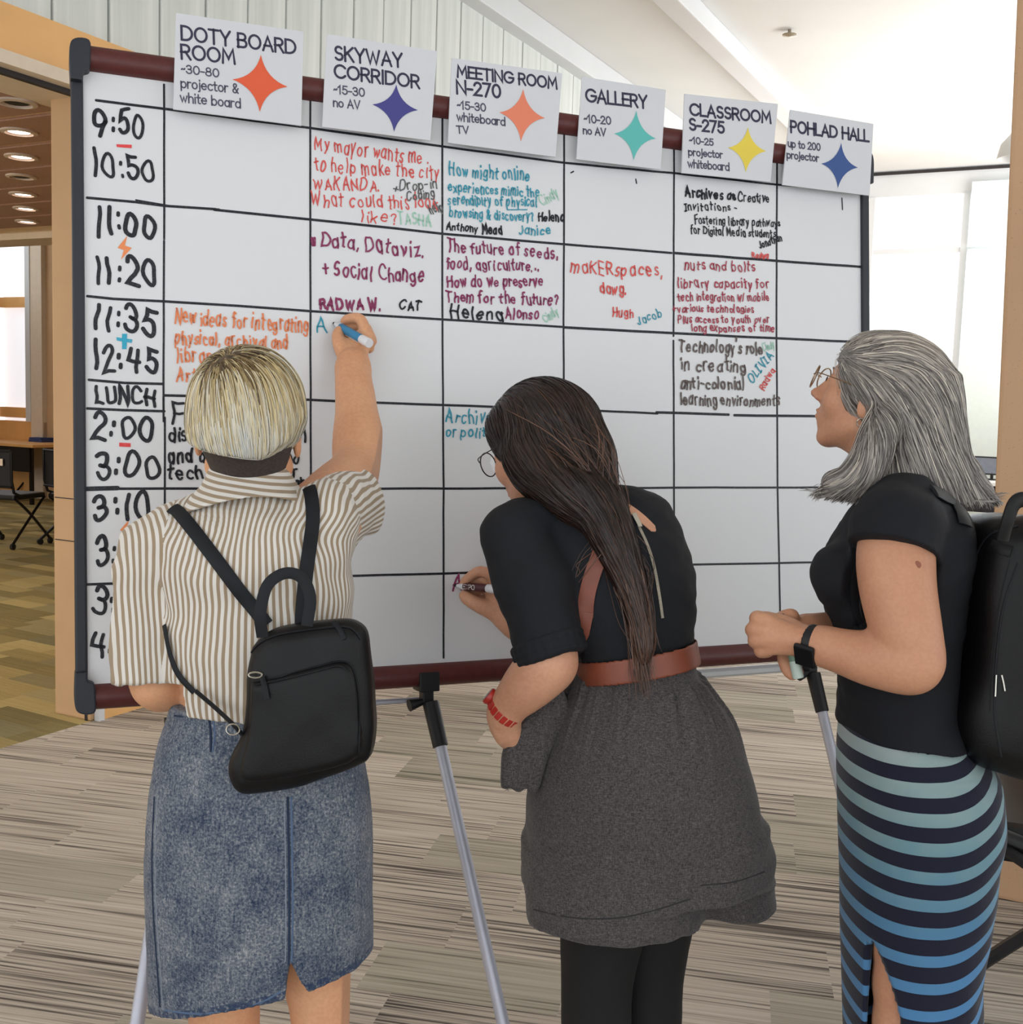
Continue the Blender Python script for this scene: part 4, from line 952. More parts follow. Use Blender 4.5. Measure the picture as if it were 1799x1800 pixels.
# right arm reaching up to the board
f.chain([(Pn(560, 925, 1.82), .058), (Pn(596, 872, 1.93), .05), (Pn(630, 822, 2.04), .0365), (Pn(631, 785, 2.075), .0345), (Pn(629, 750, 2.105), .0308), (Pn(625.5, 703, 2.15), .0265), (Pn(622, 672, 2.18), .0212), (Pn(621, 652, 2.205), .0192), (Pn(621, 636, 2.222), .021)], .03)
bz = lambda px, py, e: float((MBD @ Vector((*onb(px, py), e)) - cam.matrix_world.translation).dot(Vector(npv(ROT @ Vector((0, 0, -1))))))
for a, b, ra, rb in (((621, 640, 2.224), (647, 592, 2.242), .019, .014), ((620, 642, 2.224), (606, 606, 2.236), .018, .014), ((621, 640, 2.224), (630, 594, 2.246), .019, .015)):
    f.cone(Pn(*a), Pn(*b), ra, rb, .012)
def fing(f, pts, k=.006): f.chain([(Pn(a, b, c), r) for a, b, c, r in pts], k)
fing(f, [(645, 588, 2.237, .0108), (634, 562, 2.25, .0096), (616, 560, 2.262, .0085), (605, 565, 2.273, .0072)])
fing(f, [(609, 630, 2.225, .0145), (598, 607, 2.232, .0125), (595, 589, 2.246, .0105), (600, 579, 2.256, .0080)], .006)
fing(f, [(650, 592, 2.248, .0105), (640, 574, 2.266, .0095), (618, 577, 2.276, .0085), (606, 588, 2.274, .0075)])
fing(f, [(654, 600, 2.254, .0105), (646, 588, 2.274, .0095), (627, 592, 2.280, .0082), (614, 601, 2.276, .0075)])
fing(f, [(650, 613, 2.258, .0095), (643, 604, 2.276, .0085), (628, 609, 2.280, .0075), (618, 614, 2.274, .007)])
# left arm hanging, bent at the elbow
f.chain([(Pn(284, 972, 1.80), .042), (Pn(264, 1080, 1.79), .037), (Pn(272, 1203, 1.785), .033), (Pn(315, 1190, 1.87), .033), (Pn(372, 1150, 1.99), .024), (Pn(385, 1140, 2.02), .022)], .018)
for i in range(4):
    b0_ = Pn(395, 1125+i*9, 2.06); f.chain([(Pn(386, 1140, 2.02), .018), (b0_, .0095), (b0_+[.02, .03, -.005*i], .008), (b0_+[.03, .02, -.02], .0075)], .01)
f.chain([(Pn(384, 1132, 2.02), .015), (Pn(398, 1112, 2.045), .010), (Pn(410, 1108, 2.06), .008)], .01)
s1 = Soft(f); body1 = s1.build('body', m_skin1, p1, label='tan skin of arms, neck and calves'); bv1 = bvh_of(body1)
for an in fl:   # flat shoes, out of the picture
    g = Field(an+[-.06, -.1, -.1], an+[.06, .2, .02], .004)
    g.chain([(an+[0, -.03, -.042], .037), (an+[0, .06, -.05], .037), (an+[0, .15, -.06], .028)], .02); g.plane((0, 0, .004), (0, 0, -1)); g.plane(an+[0, 0, -.02], (0, 0, 1))
    Soft(g).build('shoe', mat('black_canvas_shoe', (30, 30, 34), .8), p1)
eyes(H1, p1, m_eye)
# ---- denim skirt
f = Field(Pn(240, 1810, 1.8)-[.0, .18, .05], Pn(690, 1225, 1.9)+[.02, .16, .02], .0035)
kk_ = [K(464, 1815, 1.86, 194, .135), K(462, 1700, 1.86, 196, .137), K(460, 1600, 1.855, 198, .138), K(459, 1500, 1.85, 197, .136), K(458, 1400, 1.845, 191, .132), K(459, 1310, 1.84, 176, .118), K(460, 1262, 1.835, 161, .105), K(460, 1232, 1.83, 155, .1)]
f.loft(kk_, UPW, CX, 0, p=2.3)
ki = [K(464, 1830, 1.86, 185, .127), K(462, 1700, 1.86, 187, .129), K(460, 1560, 1.855, 150, .11)]
f.loft(ki, UPW, CX, 0, mode='sub', p=2.3)
# slit: a wedge through the back panel, and a sloping hem
sa = Pn(508, 1697, 1.72); sb = Pn(521, 1775, 1.72); sn = nrm(sb-sa)
def wedge(X, Y, Z):
    q = (X-sa[0])*sn[0]+(Z-sa[2])*sn[2]; x = (X-sa[0])-q*sn[0]/1.0
    return np.maximum(np.maximum(np.abs(x)-np.maximum(q, 0)*.30-.0008, -q), Y-sa[1]-.1)
f.op(wedge, sa-[.06, .05, .3], sa+[.06, .1, .02], 0, 'sub')
ha, hb, hc = Pn(330, 1797, 1.725), Pn(620, 1728, 1.735), Pn(262, 1757, 1.86)
hn = np.cross(hb-ha, hc-ha); hn = hn if hn[2] < 0 else -hn; f.plane(ha, hn)
s = Soft(f); s.folds(.0035, (9, 9, 5), 3); s.folds(.0012, (40, 40, 22), 8)
OS = Pn(460, 1232, 1.83)
k = NT('acid_wash_denim').set(.85, 0, .2, .1); at = k.attr('fab'); v = at.outputs['Vector']; vo = k.coord()
mott = k.noise(vo, 14, 4, .65); fine = k.noise(vo, 260, 3, .8); vert = k.noise(k.coord('Object', (1, 1, .08)), 420, 1, .5); speck = k.noise(vo, 420, 2, .6)
lum = k.math('ADD', k.math('MULTIPLY', mott, .42), k.math('ADD', k.math('MULTIPLY', fine, .88), k.math('MULTIPLY', vert, .18)))
c = k.ramp(lum, [(.55, lin((34, 48, 76))), (.70, lin((84, 93, 108))), (.84, lin((128, 132, 139))), (1.0, lin((180, 180, 180)))])
sp = k.n('ShaderNodeSeparateXYZ'); k.put(sp.inputs[0], v)      # y = height above the hem, darker worn band there
hemf = k.math('MULTIPLY', k.math('LESS_THAN', sp.outputs[1], .014), k.math('GREATER_THAN', k.noise(vo, 120, 1), .45))
c = k.mix(k.math('MULTIPLY', hemf, .7), c, lin((36, 54, 86)))
k.color(c); k.bump(k.math('ADD', fine, k.noise(k.coord('Object', (1, 1, 1)), 900, 1)), .5, .0015); m_denim = k.m
hemd = (s.V-ha) @ (-nrm(hn)); skirt1 = s.build('denim_skirt', m_denim, p1, point={'fab': np.stack([s.V[:, 0], hemd, s.V[:, 2]], 1)}, label='acid-washed blue denim skirt with a back slit')
bvs = bvh_of(skirt1)
m_seam = mat('denim_seam', (84, 104, 134), .85, bump=.5, bscale=300); m_seamd = mat('denim_seam_shadow', (34, 48, 72), .9); m_thread = mat('pale_thread', (128, 136, 148), .8)
def seam(px, r=.0016, m=m_seamd, nm='seam', off=.0002, par=None, bv=None):
    P, Nr = drape(bv or bvs, px, off, 8)
    if len(P) > 2: MB().tube(P, r, 5, flat=.6, up=Nr).build(nm, m, par or skirt1, True)
seam([(506, 1400), (508, 1500), (509, 1600), (508, 1696)], .0022); seam([(500, 1400), (502, 1500), (503, 1600), (502, 1690)], .001, m_thread)
seam([(512, 1400), (514, 1500), (515, 1600), (513, 1690)], .0016, m_seam)
seam([(272, 1400), (268, 1500), (270, 1600), (277, 1700), (282, 1770)], .002, m_seamd); seam([(277, 1400), (273, 1500), (275, 1600), (282, 1700), (287, 1775)], .0012, m_thread)
seam([(368, 1262), (371, 1290), (371, 1322)], .0022); seam([(375, 1262), (378, 1290), (374, 1322)], .0016, m_seam)
seam([(307, 1258), (380, 1265), (430, 1265)], .0018); seam([(309, 1224), (370, 1226), (425, 1228)], .0016, m_seam); seam([(640, 1262), (620, 1262), (560, 1265)], .0018)
seam([(290, 1775), (350, 1782), (430, 1776), (494, 1743)], .0016, m_seam, 'hem_stitching'); seam([(548, 1742), (600, 1730), (650, 1700)], .0016, m_seam, 'hem_stitching')
# ---- striped shirt
f = Field(Pn(190, 1240, 1.7)-[.02, .12, .02], Pn(680, 815, 2.0)+[.02, .12, .04], .0035)
f.loft([K(452, 1252, 1.83, 152, .100), K(451, 1228, 1.83, 160, .112), K(450, 1180, 1.825, 164, .120), K(448, 1100, 1.82, 167, .122), K(446, 1010, 1.81, 170, .118), K(441, 950, 1.81, 172, .108), K(438, 910, 1.81, 150, .09), K(438, 882, 1.815, 108, .074), K(437, 862, 1.82, 74, .062)], UPW, CX, .02, p=2.3)
f.ell(Pn(300, 955, 1.81), (.055, .06, .06), None, .03); f.ell(Pn(560, 925, 1.82), (.055, .062, .055), None, .03)
SL0, SL1 = Pn(268, 965, 1.80), Pn(257, 1200, 1.775); SR0, SR1 = Pn(566, 915, 1.82), Pn(617, 882, 1.955)
f.cone(SL0, SL1, .053, .052, .012); f.cone(SR0, SR1, .06, .062, .025)
f.ell(Pn(236, 1090, 1.79), (.035, .045, .1), None, .03)
f.plane(SL1+nrm(SL1-SL0)*.004, [0, 0, 1]) if False else None
ln = nrm(SL1-SL0); rn = nrm(SR1-SR0)
# hems of the sleeves: flat cuts with hollow insides
def cutL(X, Y, Z): return np.maximum(-((X-SL1[0])*ln[0]+(Y-SL1[1])*ln[1]+(Z-SL1[2])*ln[2])+.0, np.sqrt((X-SL1[0])**2+(Y-SL1[1])**2)-.09)
f.op(cutL, SL1-[.09, .09, .08], SL1+[.09, .09, .01], 0, 'sub')
def cutR(X, Y, Z): return np.maximum(-((X-SR1[0])*rn[0]+(Y-SR1[1])*rn[1]+(Z-SR1[2])*rn[2]), 0*X-1)
f.op(cutR, SR1-[.09, .09, .09], SR1+[.09, .12, .09], 0, 'sub')
f.cone(SL1-ln*.03, SL1+ln*.02, .0465, .0475, .0, 'sub'); f.cone(SR1-rn*.05, SR1+rn*.02, .050, .0575, .0, 'sub')
f.chain([(Pn(438, 890, 1.82), .056), (Pn(436, 820, 1.815), .056)][:1]*2, 0) if False else None
s = Soft(f)
OT = Pn(445, 1000, 1.815); XT = CX; YT = CYh
def fold_mask(V): return 1.0
s.folds(.0055, (7, 6, 16), 21); s.folds(.004, (22, 18, 9), 4, axes=[(.8, 0, .6), (0, 1, 0), (-.6, 0, .8)])
s.folds(.0035, (30, 20, 7), 12)
zb = Pn(440, 945, 1.81)[2]; zt = Pn(440, 885, 1.81)[2]
th = np.linspace(0, PI, 400); ax_, by_ = .157, .116
arc = np.concatenate([[0], np.cumsum(np.hypot(np.diff(ax_*np.sin(th)), np.diff(by_*np.cos(th))))])
def shirt_uv(fc, co):
    sh = co.shape; L = local(co.reshape(-1, 3), OT, XT, YT, UPW); Lf = np.repeat(local(fc, OT, XT, YT, UPW), 4, 0)
    x, y, z = L.T; t = np.abs(np.arctan2(x/ax_, -y/by_)); u = np.sign(x)*np.interp(t, th, arc)
    w = np.clip((z+OT[2]-zb)/(zt-zb), 0, 1); w = w*w*(3-2*w); u = u*(1-w)+x*w
    out = np.stack([u, z, y], 1)
    for c0, c1, nn, side in ((SL0, SL1, ln, -1), (SR0, SR1, rn, 1)):
        q = co.reshape(-1, 3)-c0; ql = q @ nn; qf = np.repeat(fc-c0, 4, 0); e1 = nrm(np.cross(nn, [0.3, 1, 0.2])); e2 = np.cross(nn, e1)
        r = np.sqrt(np.maximum((qf**2).sum(1)-(qf @ nn)**2, 0))
        if side < 0: inside = Lf[:, 0] < -.120
        else: inside = ((qf @ nn) > .018) & (r < .085) & (Lf[:, 0] > .11)
        a = np.arctan2(q @ e2, q @ e1)
        af = np.repeat(np.arctan2((fc-c0) @ e2, (fc-c0) @ e1), 4); a = a+2*PI*np.round((af-a)/(2*PI))
        rr_ = np.sqrt(np.maximum((q**2).sum(1)-ql**2, 0)); out[inside] = np.stack([((x+.55*y) if side < 0 else a*.053+(rr_-.053)*.9), ql, r], 1)[inside]
    return out
k = NT('striped_shirt_cotton').set(.85, 0, .2, .2); at = k.attr('fab'); sp = k.n('ShaderNodeSeparateXYZ'); k.put(sp.inputs[0], at.outputs['Vector'])
wob = k.math('MULTIPLY', k.math('SUBTRACT', k.noise(k.coord(), 12, 2), .5), .004)
fr = k.math('FRACT', k.math('DIVIDE', k.math('ADD', sp.outputs[0], wob), .0098))
st = k.ramp(fr, [(.0, lin((224, 219, 212))), (.46, lin((224, 219, 212))), (.52, lin((160, 140, 116))), (.94, lin((160, 140, 116))), (1, lin((224, 219, 212)))])
k.color(st); k.bump(k.noise(k.coord(), 800, 2), .2, .001); m_stripe = k.m
shirt = s.build('striped_shirt', m_stripe, p1, corner={'fab': shirt_uv}, label='short-sleeved shirt with tan and white stripes'); bvsh = bvh_of(shirt)
# collar: a folded band standing round the neck
f = Field(Pn(300, 925, 1.66)-[.02, .05, .02], Pn(585, 790, 1.97)+[.02, .05, .02], .0025)
kc = [K(438, 902, 1.804, 126, .099), K(440, 876, 1.810, 102, .084), K(440, 850, 1.818, 80, .074), K(438, 818, 1.822, 66, .066)]
f.loft(kc, UPW, CX, 0, p=2.1); f.loft([(c, a-.006, b-.006) for c, a, b in [K(438, 914, 1.804, 130, .100)]+kc[1:]+[K(438, 800, 1.822, 60, .06)]], UPW, CX, 0, mode='sub', p=2.1)
f.plane(Pn(422, 878, 1.735), nrm(BX*.20-BY*1.0-CY*.42), 0); s = Soft(f); s.folds(.002, (15, 15, 20), 2)
s.build('collar', m_stripe, shirt, point={'fab': np.stack([s.V[:, 2]*1.0+.12*s.V[:, 0], s.V[:, 0], s.V[:, 1]], 1)})
# ---- hair: platinum bowl over a dark undercut
f = Field(H1.o-[.15, .16, .13], H1.o+[.15, .16, .18], .003)
R1 = H1.R
f.ell(H1(0, -.012, .050), (.0875, .107, .091), R1, .01); f.ell(H1(0, -.03, .007), (.083, .088, .07), R1, .03); f.ell(H1(.0, .055, .058), (.075, .045, .06), R1, .03)
cp = H1(0, -.05, -.010); cn = nrm(-H1.z*1.0+H1.y*.02+H1.x*-.12)
f.plane(cp, cn)
for a_, b_ in (((534, 740), (518, 778)), ((520, 774), (488, 800)), ((338, 748), (356, 782)), ((352, 778), (388, 801))):
    d_ = (b_[0]-a_[0], -(b_[1]-a_[1])); f.plane(Pn(a_[0], a_[1], 1.8), nrm(BX*(-d_[1])*(1 if a_[0] > 437 else -1)*(1)-BY*abs(d_[0])))
f.ell(H1(0, .1, -.03), (.06, .085, .075), R1, .01, 'sub')
for sx in (-1, 1): f.ell(H1(sx*.094, .006, -.012), (.032, .030, .030), R1, .008, 'sub')
uc = Field(f.lo, f.lo+f.n*f.h, .003)
uc.ell(H1(0, -.014, .02), (.0772, .0945, .09), R1, .01); uc.chain([(Pn(437, 790, 1.812), .0560), (Pn(438, 850, 1.82), .0555)], .03)
uc.plane(Pn(438, 842, 1.76), -UPW); uc.plane(H1(0, -.012, 0), nrm(H1.y*1.0+H1.z*.0))
for sx in (-1, 1): uc.ell(H1(sx*.08, .0, -.01), (.02, .024, .04), R1, .004, 'sub')
m_fuzz = mat('dark_undercut_fuzz', (66, 56, 52), .9, var=.25, scale=200, bump=.6, bscale=900)
hair1 = Soft(f).build('hair_cap', hair_mat('platinum_base', [(0, lin((96, 80, 60))), (1, lin((120, 104, 80)))]), p1, label='platinum blonde bowl-cut hair with dark roots')
fh1 = f
Soft(uc).build('undercut', m_fuzz, p1, label='short dark shaved undercut')
cr = Pn(402, 648, 1.735)
def D1(p, g):
    q = p-cr; r = np.linalg.norm(q, axis=1)[:, None]; w = np.clip(r/.09, 0, 1)
    sw = np.cross(g, q/(r+1e-6))*.35*(1-w)
    return q/(r+1e-6)*(1.1-w*.75)+np.array([.10, 0, -1.0])*w*1.1+sw
P_, r_ = comb(f, 12000, D1, .095, 5, (.0004, .0009), .006, 11, accept=lambda V: (V @ cn) < (cp @ cn)-.006)
rd = np.linalg.norm(P_[:, 0]-cr, axis=1); rg = np.random.default_rng(1)
q0_ = P_[:, 0]-cr; an_ = np.arctan2(q0_ @ BX, q0_ @ BY); lk = vnoise(np.stack([an_*5, rd*4, rd*0], 1), 6); ht_ = np.clip((H1(0, 0, .12)[2]-P_[:, 0, 2])/.13, 0, 1)
tone = np.clip(.50+.34*ht_+rg.normal(0, .13, len(P_))+.12*vnoise(P_[:, 0]*70, 4)-1.1*np.clip(1-rd/(.030+.050*np.clip(lk+.1, 0, 1)), 0, 1)*rg.uniform(.35, 1.0, len(P_)), 0, 1)
m_h1 = hair_mat('platinum_strands', [(0, lin((84, 66, 48))), (.25, lin((146, 120, 82))), (.48, lin((222, 200, 146))), (.72, lin((222, 214, 194))), (1, lin((214, 217, 216)))], .4)
strands_mesh('hair_strands', P_, r_, m_h1, hair1, tone, field=f)['kind'] = 'stuff'
# ---- small leather backpack
bz_ = 1.665
def bagpt(px, py): return pix(px, py, bz_)
opx = [(441, 1140), (458, 1122), (482, 1108), (540, 1098), (600, 1092), (626, 1098), (641, 1116), (646, 1160), (652, 1230), (656, 1290), (650, 1330), (636, 1347), (580, 1368), (510, 1390), (440, 1401), (412, 1392), (399, 1362), (402, 1330), (422, 1290), (430, 1240), (433, 1180)]
cb_ = Pn(540, 1240, bz_+.03); BN = CY*-1; BX = npv(ROT @ Vector((1, 0, 0))); BY = npv(ROT @ Vector((0, 1, 0)))
poly = [((Pn(x, y, bz_+.0)-cb_) @ BX, (Pn(x, y, bz_)-cb_) @ BY) for x, y in spline(opx+[opx[0]], 3)[:-1]]
bag = empty('backpack', Vector(cb_.tolist()), 'small black leather backpack worn by the platinum-haired person', 'backpack')
f = Field(cb_-[.19, .16, .22], cb_+[.19, .16, .22], .0032); f.prism(poly, cb_, BX, BY, BN, .036, .022, bulge=.016)
s = Soft(f); s.folds(.0022, (14, 14, 14), 31); bagb = s.build('bag_body', m_black_leather, bag); bvb = bvh_of(bagb)
pk = [(446, 1196), (500, 1184), (560, 1168), (600, 1160), (622, 1168), (632, 1200), (636, 1260), (634, 1325), (560, 1352), (450, 1370), (428, 1350), (440, 1290)]
poly2 = [((Pn(x, y, bz_)-cb_) @ BX, (Pn(x, y, bz_)-cb_) @ BY) for x, y in spline(pk+[pk[0]], 3)[:-1]]
f = Field(cb_-[.19, .16, .22], cb_+[.19, .16, .22], .0032); f.prism(poly2, cb_-CY*.04, BX, BY, BN, .018, .012, bulge=.004); s = Soft(f); s.folds(.0015, (14, 14, 14), 3)
pocket = s.build('front_pocket', m_black_leather, bag); bvp = bvh_of(pocket)
allv = BVHTree.FromPolygons(*(lambda A_, B_: (A_[0]+B_[0], A_[1]+[tuple(i+len(A_[0]) for i in q) for q in B_[1]]))(*[([tuple(v.co) for v in o.data.vertices], [tuple(p.vertices) for p in o.data.polygons]) for o in (bagb, pocket)]))
seam([(447, 1198), (500, 1187), (560, 1172), (598, 1163), (618, 1172), (628, 1205), (632, 1260), (630, 1322)], .0016, m_strapl, 'zipper', .001, bag, allv)
seam([(452, 1204), (500, 1194), (560, 1179), (596, 1171), (612, 1180)], .0012, m_strapl, 'stitching', .001, bag, allv)
seam([(436, 1160), (452, 1135), (484, 1118), (540, 1108), (600, 1102), (622, 1108), (634, 1124)], .0018, m_strapl, 'zipper', .001, bag, allv)
P, Nr = drape(allv, [(452, 1186), (460, 1189)], .004, 4)
o_ = P[0]; MB().tube([o_+Vector(BX)*.010*math.cos(a)+Vector(BY)*.004*math.sin(a) for a in np.linspace(0, 2*PI, 17)], .0014, 6).build('zip_ring', m_silver, bag, True)
P, Nr = drape(allv, [(463, 1190), (467, 1208), (471, 1228)], .004, 4); MB().tube(P, .0045, 8, flat=.35, up=Nr).build('zip_pull', m_strapl, bag, True)
P, Nr = drape(allv, [(588, 1097), (600, 1110), (606, 1124)], .004, 4); MB().tube(P, .004, 8, flat=.35, up=Nr).build('zip_pull', m_strapl, bag, True)
# loop handle and shoulder straps
hp = [Pn(x, y, z) for x, y, z in ((462, 1120, 1.66), (458, 1080, 1.655), (470, 1030, 1.66), (500, 1008, 1.665), (530, 1015, 1.665), (546, 1050, 1.66), (540, 1100, 1.66))]
hs = spline(hp, 5); MB().tube([Vector(q) for q in hs], .0095, 8, flat=.28, up=-Vector(CY)).build('carry_loop', m_strapl, bag, True)
allb = BVHTree.FromPolygons(*(lambda A_, B_: (A_[0]+B_[0], A_[1]+[tuple(i+len(A_[0]) for i in q) for q in B_[1]]))(*[([tuple(v.co) for v in o.data.vertices], [tuple(p.vertices) for p in o.data.polygons]) for o in (bagb, shirt)]))
strap(bvsh, [(470, 1098), (440, 1060), (400, 1010), (355, 950), (320, 908), (305, 896)], .023, .0055, 'shoulder_strap', m_strapl, bag)
strap(bvsh, [(530, 1100), (535, 1040), (543, 970), (550, 910), (549, 874), (545, 860)], .023, .0055, 'shoulder_strap', m_strapl, bag)
strap(bvsh, [(295, 1100), (305, 1150), (318, 1185), (345, 1215)], .010, .004, 'lower_strap', m_strapl, bag, .006)
P = [Vector(Pn(345, 1215, 1.70)), Vector(Pn(380, 1245, 1.69)), Vector(Pn(412, 1275, 1.665)), Vector(Pn(425, 1290, 1.67))]
MB().tube([Vector(q) for q in spline(P, 4)], .0062, 8, flat=.5).build('lower_strap', m_strapl, bag, True)
MB().tube([Vector(Pn(410, 1282, 1.655))+Vector(BX)*.010*math.cos(a)+Vector(BY)*.008*math.sin(a) for a in np.linspace(0, 2*PI, 17)], .0013, 6).build('strap_buckle', m_silver, bag, True)
# ---- the blue marker she holds, its nib on the board
def marker(name, tip, end, bodyc, lbl, capc=(228, 228, 232), cap_end=True):
    tip = Vector(tip); end = Vector(end); d = (end-tip); L = d.length; d.normalize(); r = empty(name, tip, lbl, 'marker')
    M = Matrix.Translation(tip) @ d.to_track_quat('Z', 'Y').to_matrix().to_4x4()
    MB().lathe([(0, 0), (.0022, .001), (.003, .008), (.003, .012)], 12, M).build('nib', m_blk, r, True)
    MB().lathe([(.0035, .008), (.0065, .022), (.0085, .026), (.0085, .032)], 16, M).build('grip', mat('white_plastic', capc, .35), r, True)
    MB().lathe([(.0082, .032), (.0086, .034), (.0086, L-.03), (.0082, L-.028)], 20, M).build('barrel', mat(bodyc[0], bodyc[1], .35), r, True)
    MB().lathe([(.0088, L-.03), (.0092, L-.026), (.0096, L-.003), (.0088, L), (0, L)], 20, M).build('end_cap', mat('white_cap', capc, .35), r, True)
    lb = MB()
    for a in np.linspace(-1.0, 1.0, 9):
        pass
    return r, M, L
tp_ = MBD @ Vector((*onb(586, 568), .0014))
mk1, MM, LL = marker('marker', tp_, pix(650, 604, 2.182), ('blue_label', (44, 130, 176)), 'blue-labelled whiteboard marker held high against the board')
MB().tube([MM @ Vector((.0, -.0087, .04)), MM @ Vector((0, -.0087, LL-.035))], .0035, 6, flat=.2, up=[MM.to_3x3() @ Vector((0, 1, 0))]*2).build('white_stripe', m_white, mk1)
# ================================================================ the person in the middle, bending: long dark hair, black top, grey shorts
def ring_pts(c, x, y, rx, ry, n=28): return [Vector((np.asarray(c)+np.asarray(x)*rx*math.cos(a)+np.asarray(y)*ry*math.sin(a)).tolist()) for a in np.linspace(0, 2*PI, n)]
m_wire = mat('dark_wire', (58, 48, 46), .35, .7); m_wireg = mat('gold_wire', (160, 132, 104), .3, .85)
m_lens = glass('clear_lens', .08)
def glasses(H, name, lbl, m, r=.023, ht=.9):
    g = empty(name, Vector(H(0, .115, .005).tolist()), lbl, 'glasses')
    for sx in (-1, 1):
        c = H(sx*.0325, .1165, .002); x = nrm(H.x*1.0-H.y*sx*.2)
        MB().tube(ring_pts(c, x, H.z, r*H.s, r*ht*H.s), .0013, 6).build('rim', m, g, True)
        P = ring_pts(c, x, H.z, r*H.s, r*ht*H.s)[:-1]; MB().add(P, [tuple(range(len(P)))]).build('lens', m_lens, g)
        MB().tube(spline([H(sx*(.0325+r), .114, .006), H(sx*.068, .098, .012), H(sx*.083, .02, .014), H(sx*.086, -.012, .004)], 4), .0011, 6).build('temple_arm', m, g, True)
    MB().tube([H(-.0325+r, .117, .004), H(0, .121, .007), H(.0325-r, .117, .004)], .0012, 6).build('bridge', m, g, True); return g
p2 = empty('person', (pix(1120, 1200, 2.05).x, pix(1120, 1200, 2.05).y, 0), 'bending person with long dark brown hair, black top and grey belted shorts, writing low', 'person')
m_skin2 = skin_mat('skin_light', (220, 166, 134), (204, 148, 118))
H2 = Frame(pix(950, 792, 2.13), (-.62, .72, -.30), (-.1, .1, 1), 1.02)
f = Field(np.array([Pn(780, 1000, 2.4)[0]-.02, 1.72, -.01]), np.array([Pn(1340, 1400, 2.3)[0]+.02, 2.58, 1.62]), .0035)
axT = nrm(Pn(1060, 1040, 2.06)-Pn(1118, 1190, 2.04))
f.loft([K(1118, 1215, 2.05, 100, .095), K(1116, 1170, 2.05, 92, .092), K(1098, 1120, 2.055, 98, .092), K(1066, 1045, 2.065, 122, .10), K(1042, 980, 2.075, 132, .1), K(1028, 930, 2.09, 128, .085), K(1015, 895, 2.10, 90, .065)], axT, CX, .02)
f.loft([K(1135, 1500, 2.07, 170, .13), K(1135, 1400, 2.07, 172, .14), K(1132, 1300, 2.06, 140, .12), K(1120, 1200, 2.05, 96, .092)], UPW, CX, .03)
f.chain([(Pn(1030, 915, 2.10), .062), (Pn(985, 862, 2.12), .054), (Pn(958, 815, 2.13), .054)], .025)
add_head(f, H2)
f.cone(Pn(1030, 925, 2.06), Pn(1150, 955, 2.10), .045, .05, .03)
# near arm (skin, mostly under the sleeve), its forearm and hand
f.chain([(Pn(905, 940, 2.01), .05), (Pn(965, 1140, 1.935), .043), (Pn(955, 1175, 1.93), .040), (Pn(925, 1208, 1.945), .036), (Pn(893, 1243, 1.965), .0245), (Pn(885, 1262, 1.975), .023)], .02)
f.chain([(Pn(886, 1262, 1.975), .022), (Pn(892, 1282, 1.985), .021), (Pn(903, 1300, 1.995), .018)], .014)
for i, (a, b, c) in enumerate((((886, 1282, 1.975), (884, 1300, 1.985), (893, 1310, 2.0)), ((890, 1288, 1.985), (889, 1304, 1.995), (898, 1314, 2.005)), ((895, 1292, 1.99), (896, 1308, 2.0), (905, 1316, 2.01)), ((902, 1294, 2.0), (905, 1308, 2.005), (912, 1314, 2.015)))):
    f.chain([(Pn(*a), .0105), (Pn(*b), .0095), (Pn(*c), .008)], .006)
f.chain([(Pn(880, 1262, 1.972), .014), (Pn(876, 1280, 1.972), .011), (Pn(880, 1294, 1.978), .0095)], .01)
# writing arm reaching across in front of her
f.chain([(Pn(1145, 960, 2.12), .05), (Pn(1120, 1100, 2.26), .042), (Pn(1030, 1130, 2.30), .037), (Pn(930, 1108, 2.325), .028), (Pn(888, 1086, 2.334), .0215)], .02)
zh = 2.338
for a, b, ra, rb in (((888, 1084, zh), (868, 1018, zh), .021, .014), ((888, 1084, zh), (858, 1030, zh+.02), .020, .014), ((888, 1086, zh), (848, 1066, zh+.005), .019, .013)): f.cone(Pn(*a), Pn(*b), ra, rb, .012)
fing(f, [(872, 1015, zh-.008, .0105), (845, 1004, zh+.0, .0098), (824, 1016, zh+.018, .0088), (814, 1027, zh+.03, .0075)])
fing(f, [(872, 1024, zh+.01, .0105), (846, 1018, zh+.02, .0095), (828, 1030, zh+.034, .0085), (822, 1040, zh+.035, .0075)])
fing(f, [(870, 1040, zh+.02, .010), (846, 1034, zh+.034, .009), (832, 1045, zh+.038, .008), (836, 1056, zh+.036, .0072)])
fing(f, [(868, 1056, zh+.025, .0095), (850, 1054, zh+.036, .0085), (840, 1062, zh+.036, .0075), (846, 1070, zh+.03, .007)])
fing(f, [(876, 1078, zh+.0, .015), (848, 1066, zh+.0, .0125), (828, 1056, zh+.01, .0108), (815, 1046, zh+.02, .0085)], .01)
# legs
for (kx, kz, hx, hz, ax0, az0) in ((1050, 2.06, 1080, 2.06, 1075, 2.05), (1140, 2.14, 1150, 2.12, 1150, 2.16)):
    kn = Pn(kx, 1720, kz); hp = Pn(hx, 1450, hz); an = np.array([kn[0]+.005, kn[1]+.03, .085])
    f.chain([(hp, .098), ((hp+kn)/2, .078), (kn, .058), (kn*.62+an*.38+[0, -.02, 0], .054), (kn*.25+an*.75, .036), (an, .031)], .015)
    f.chain([(an+[0, -.03, -.045], .03), (an+[-.02, .06, -.052], .028), (an+[-.04, .14, -.062], .021)], .02)
    if kx == 1050: an2a = an
    else: an2b = an
s2 = Soft(f); body2 = s2.build('body', m_skin2, p2, label='light skin of face, neck, forearms and hands'); bvb2 = bvh_of(body2)
eyes(H2, p2, m_eye); brows(H2, p2, mat('dark_brow', (50, 36, 30), .8))
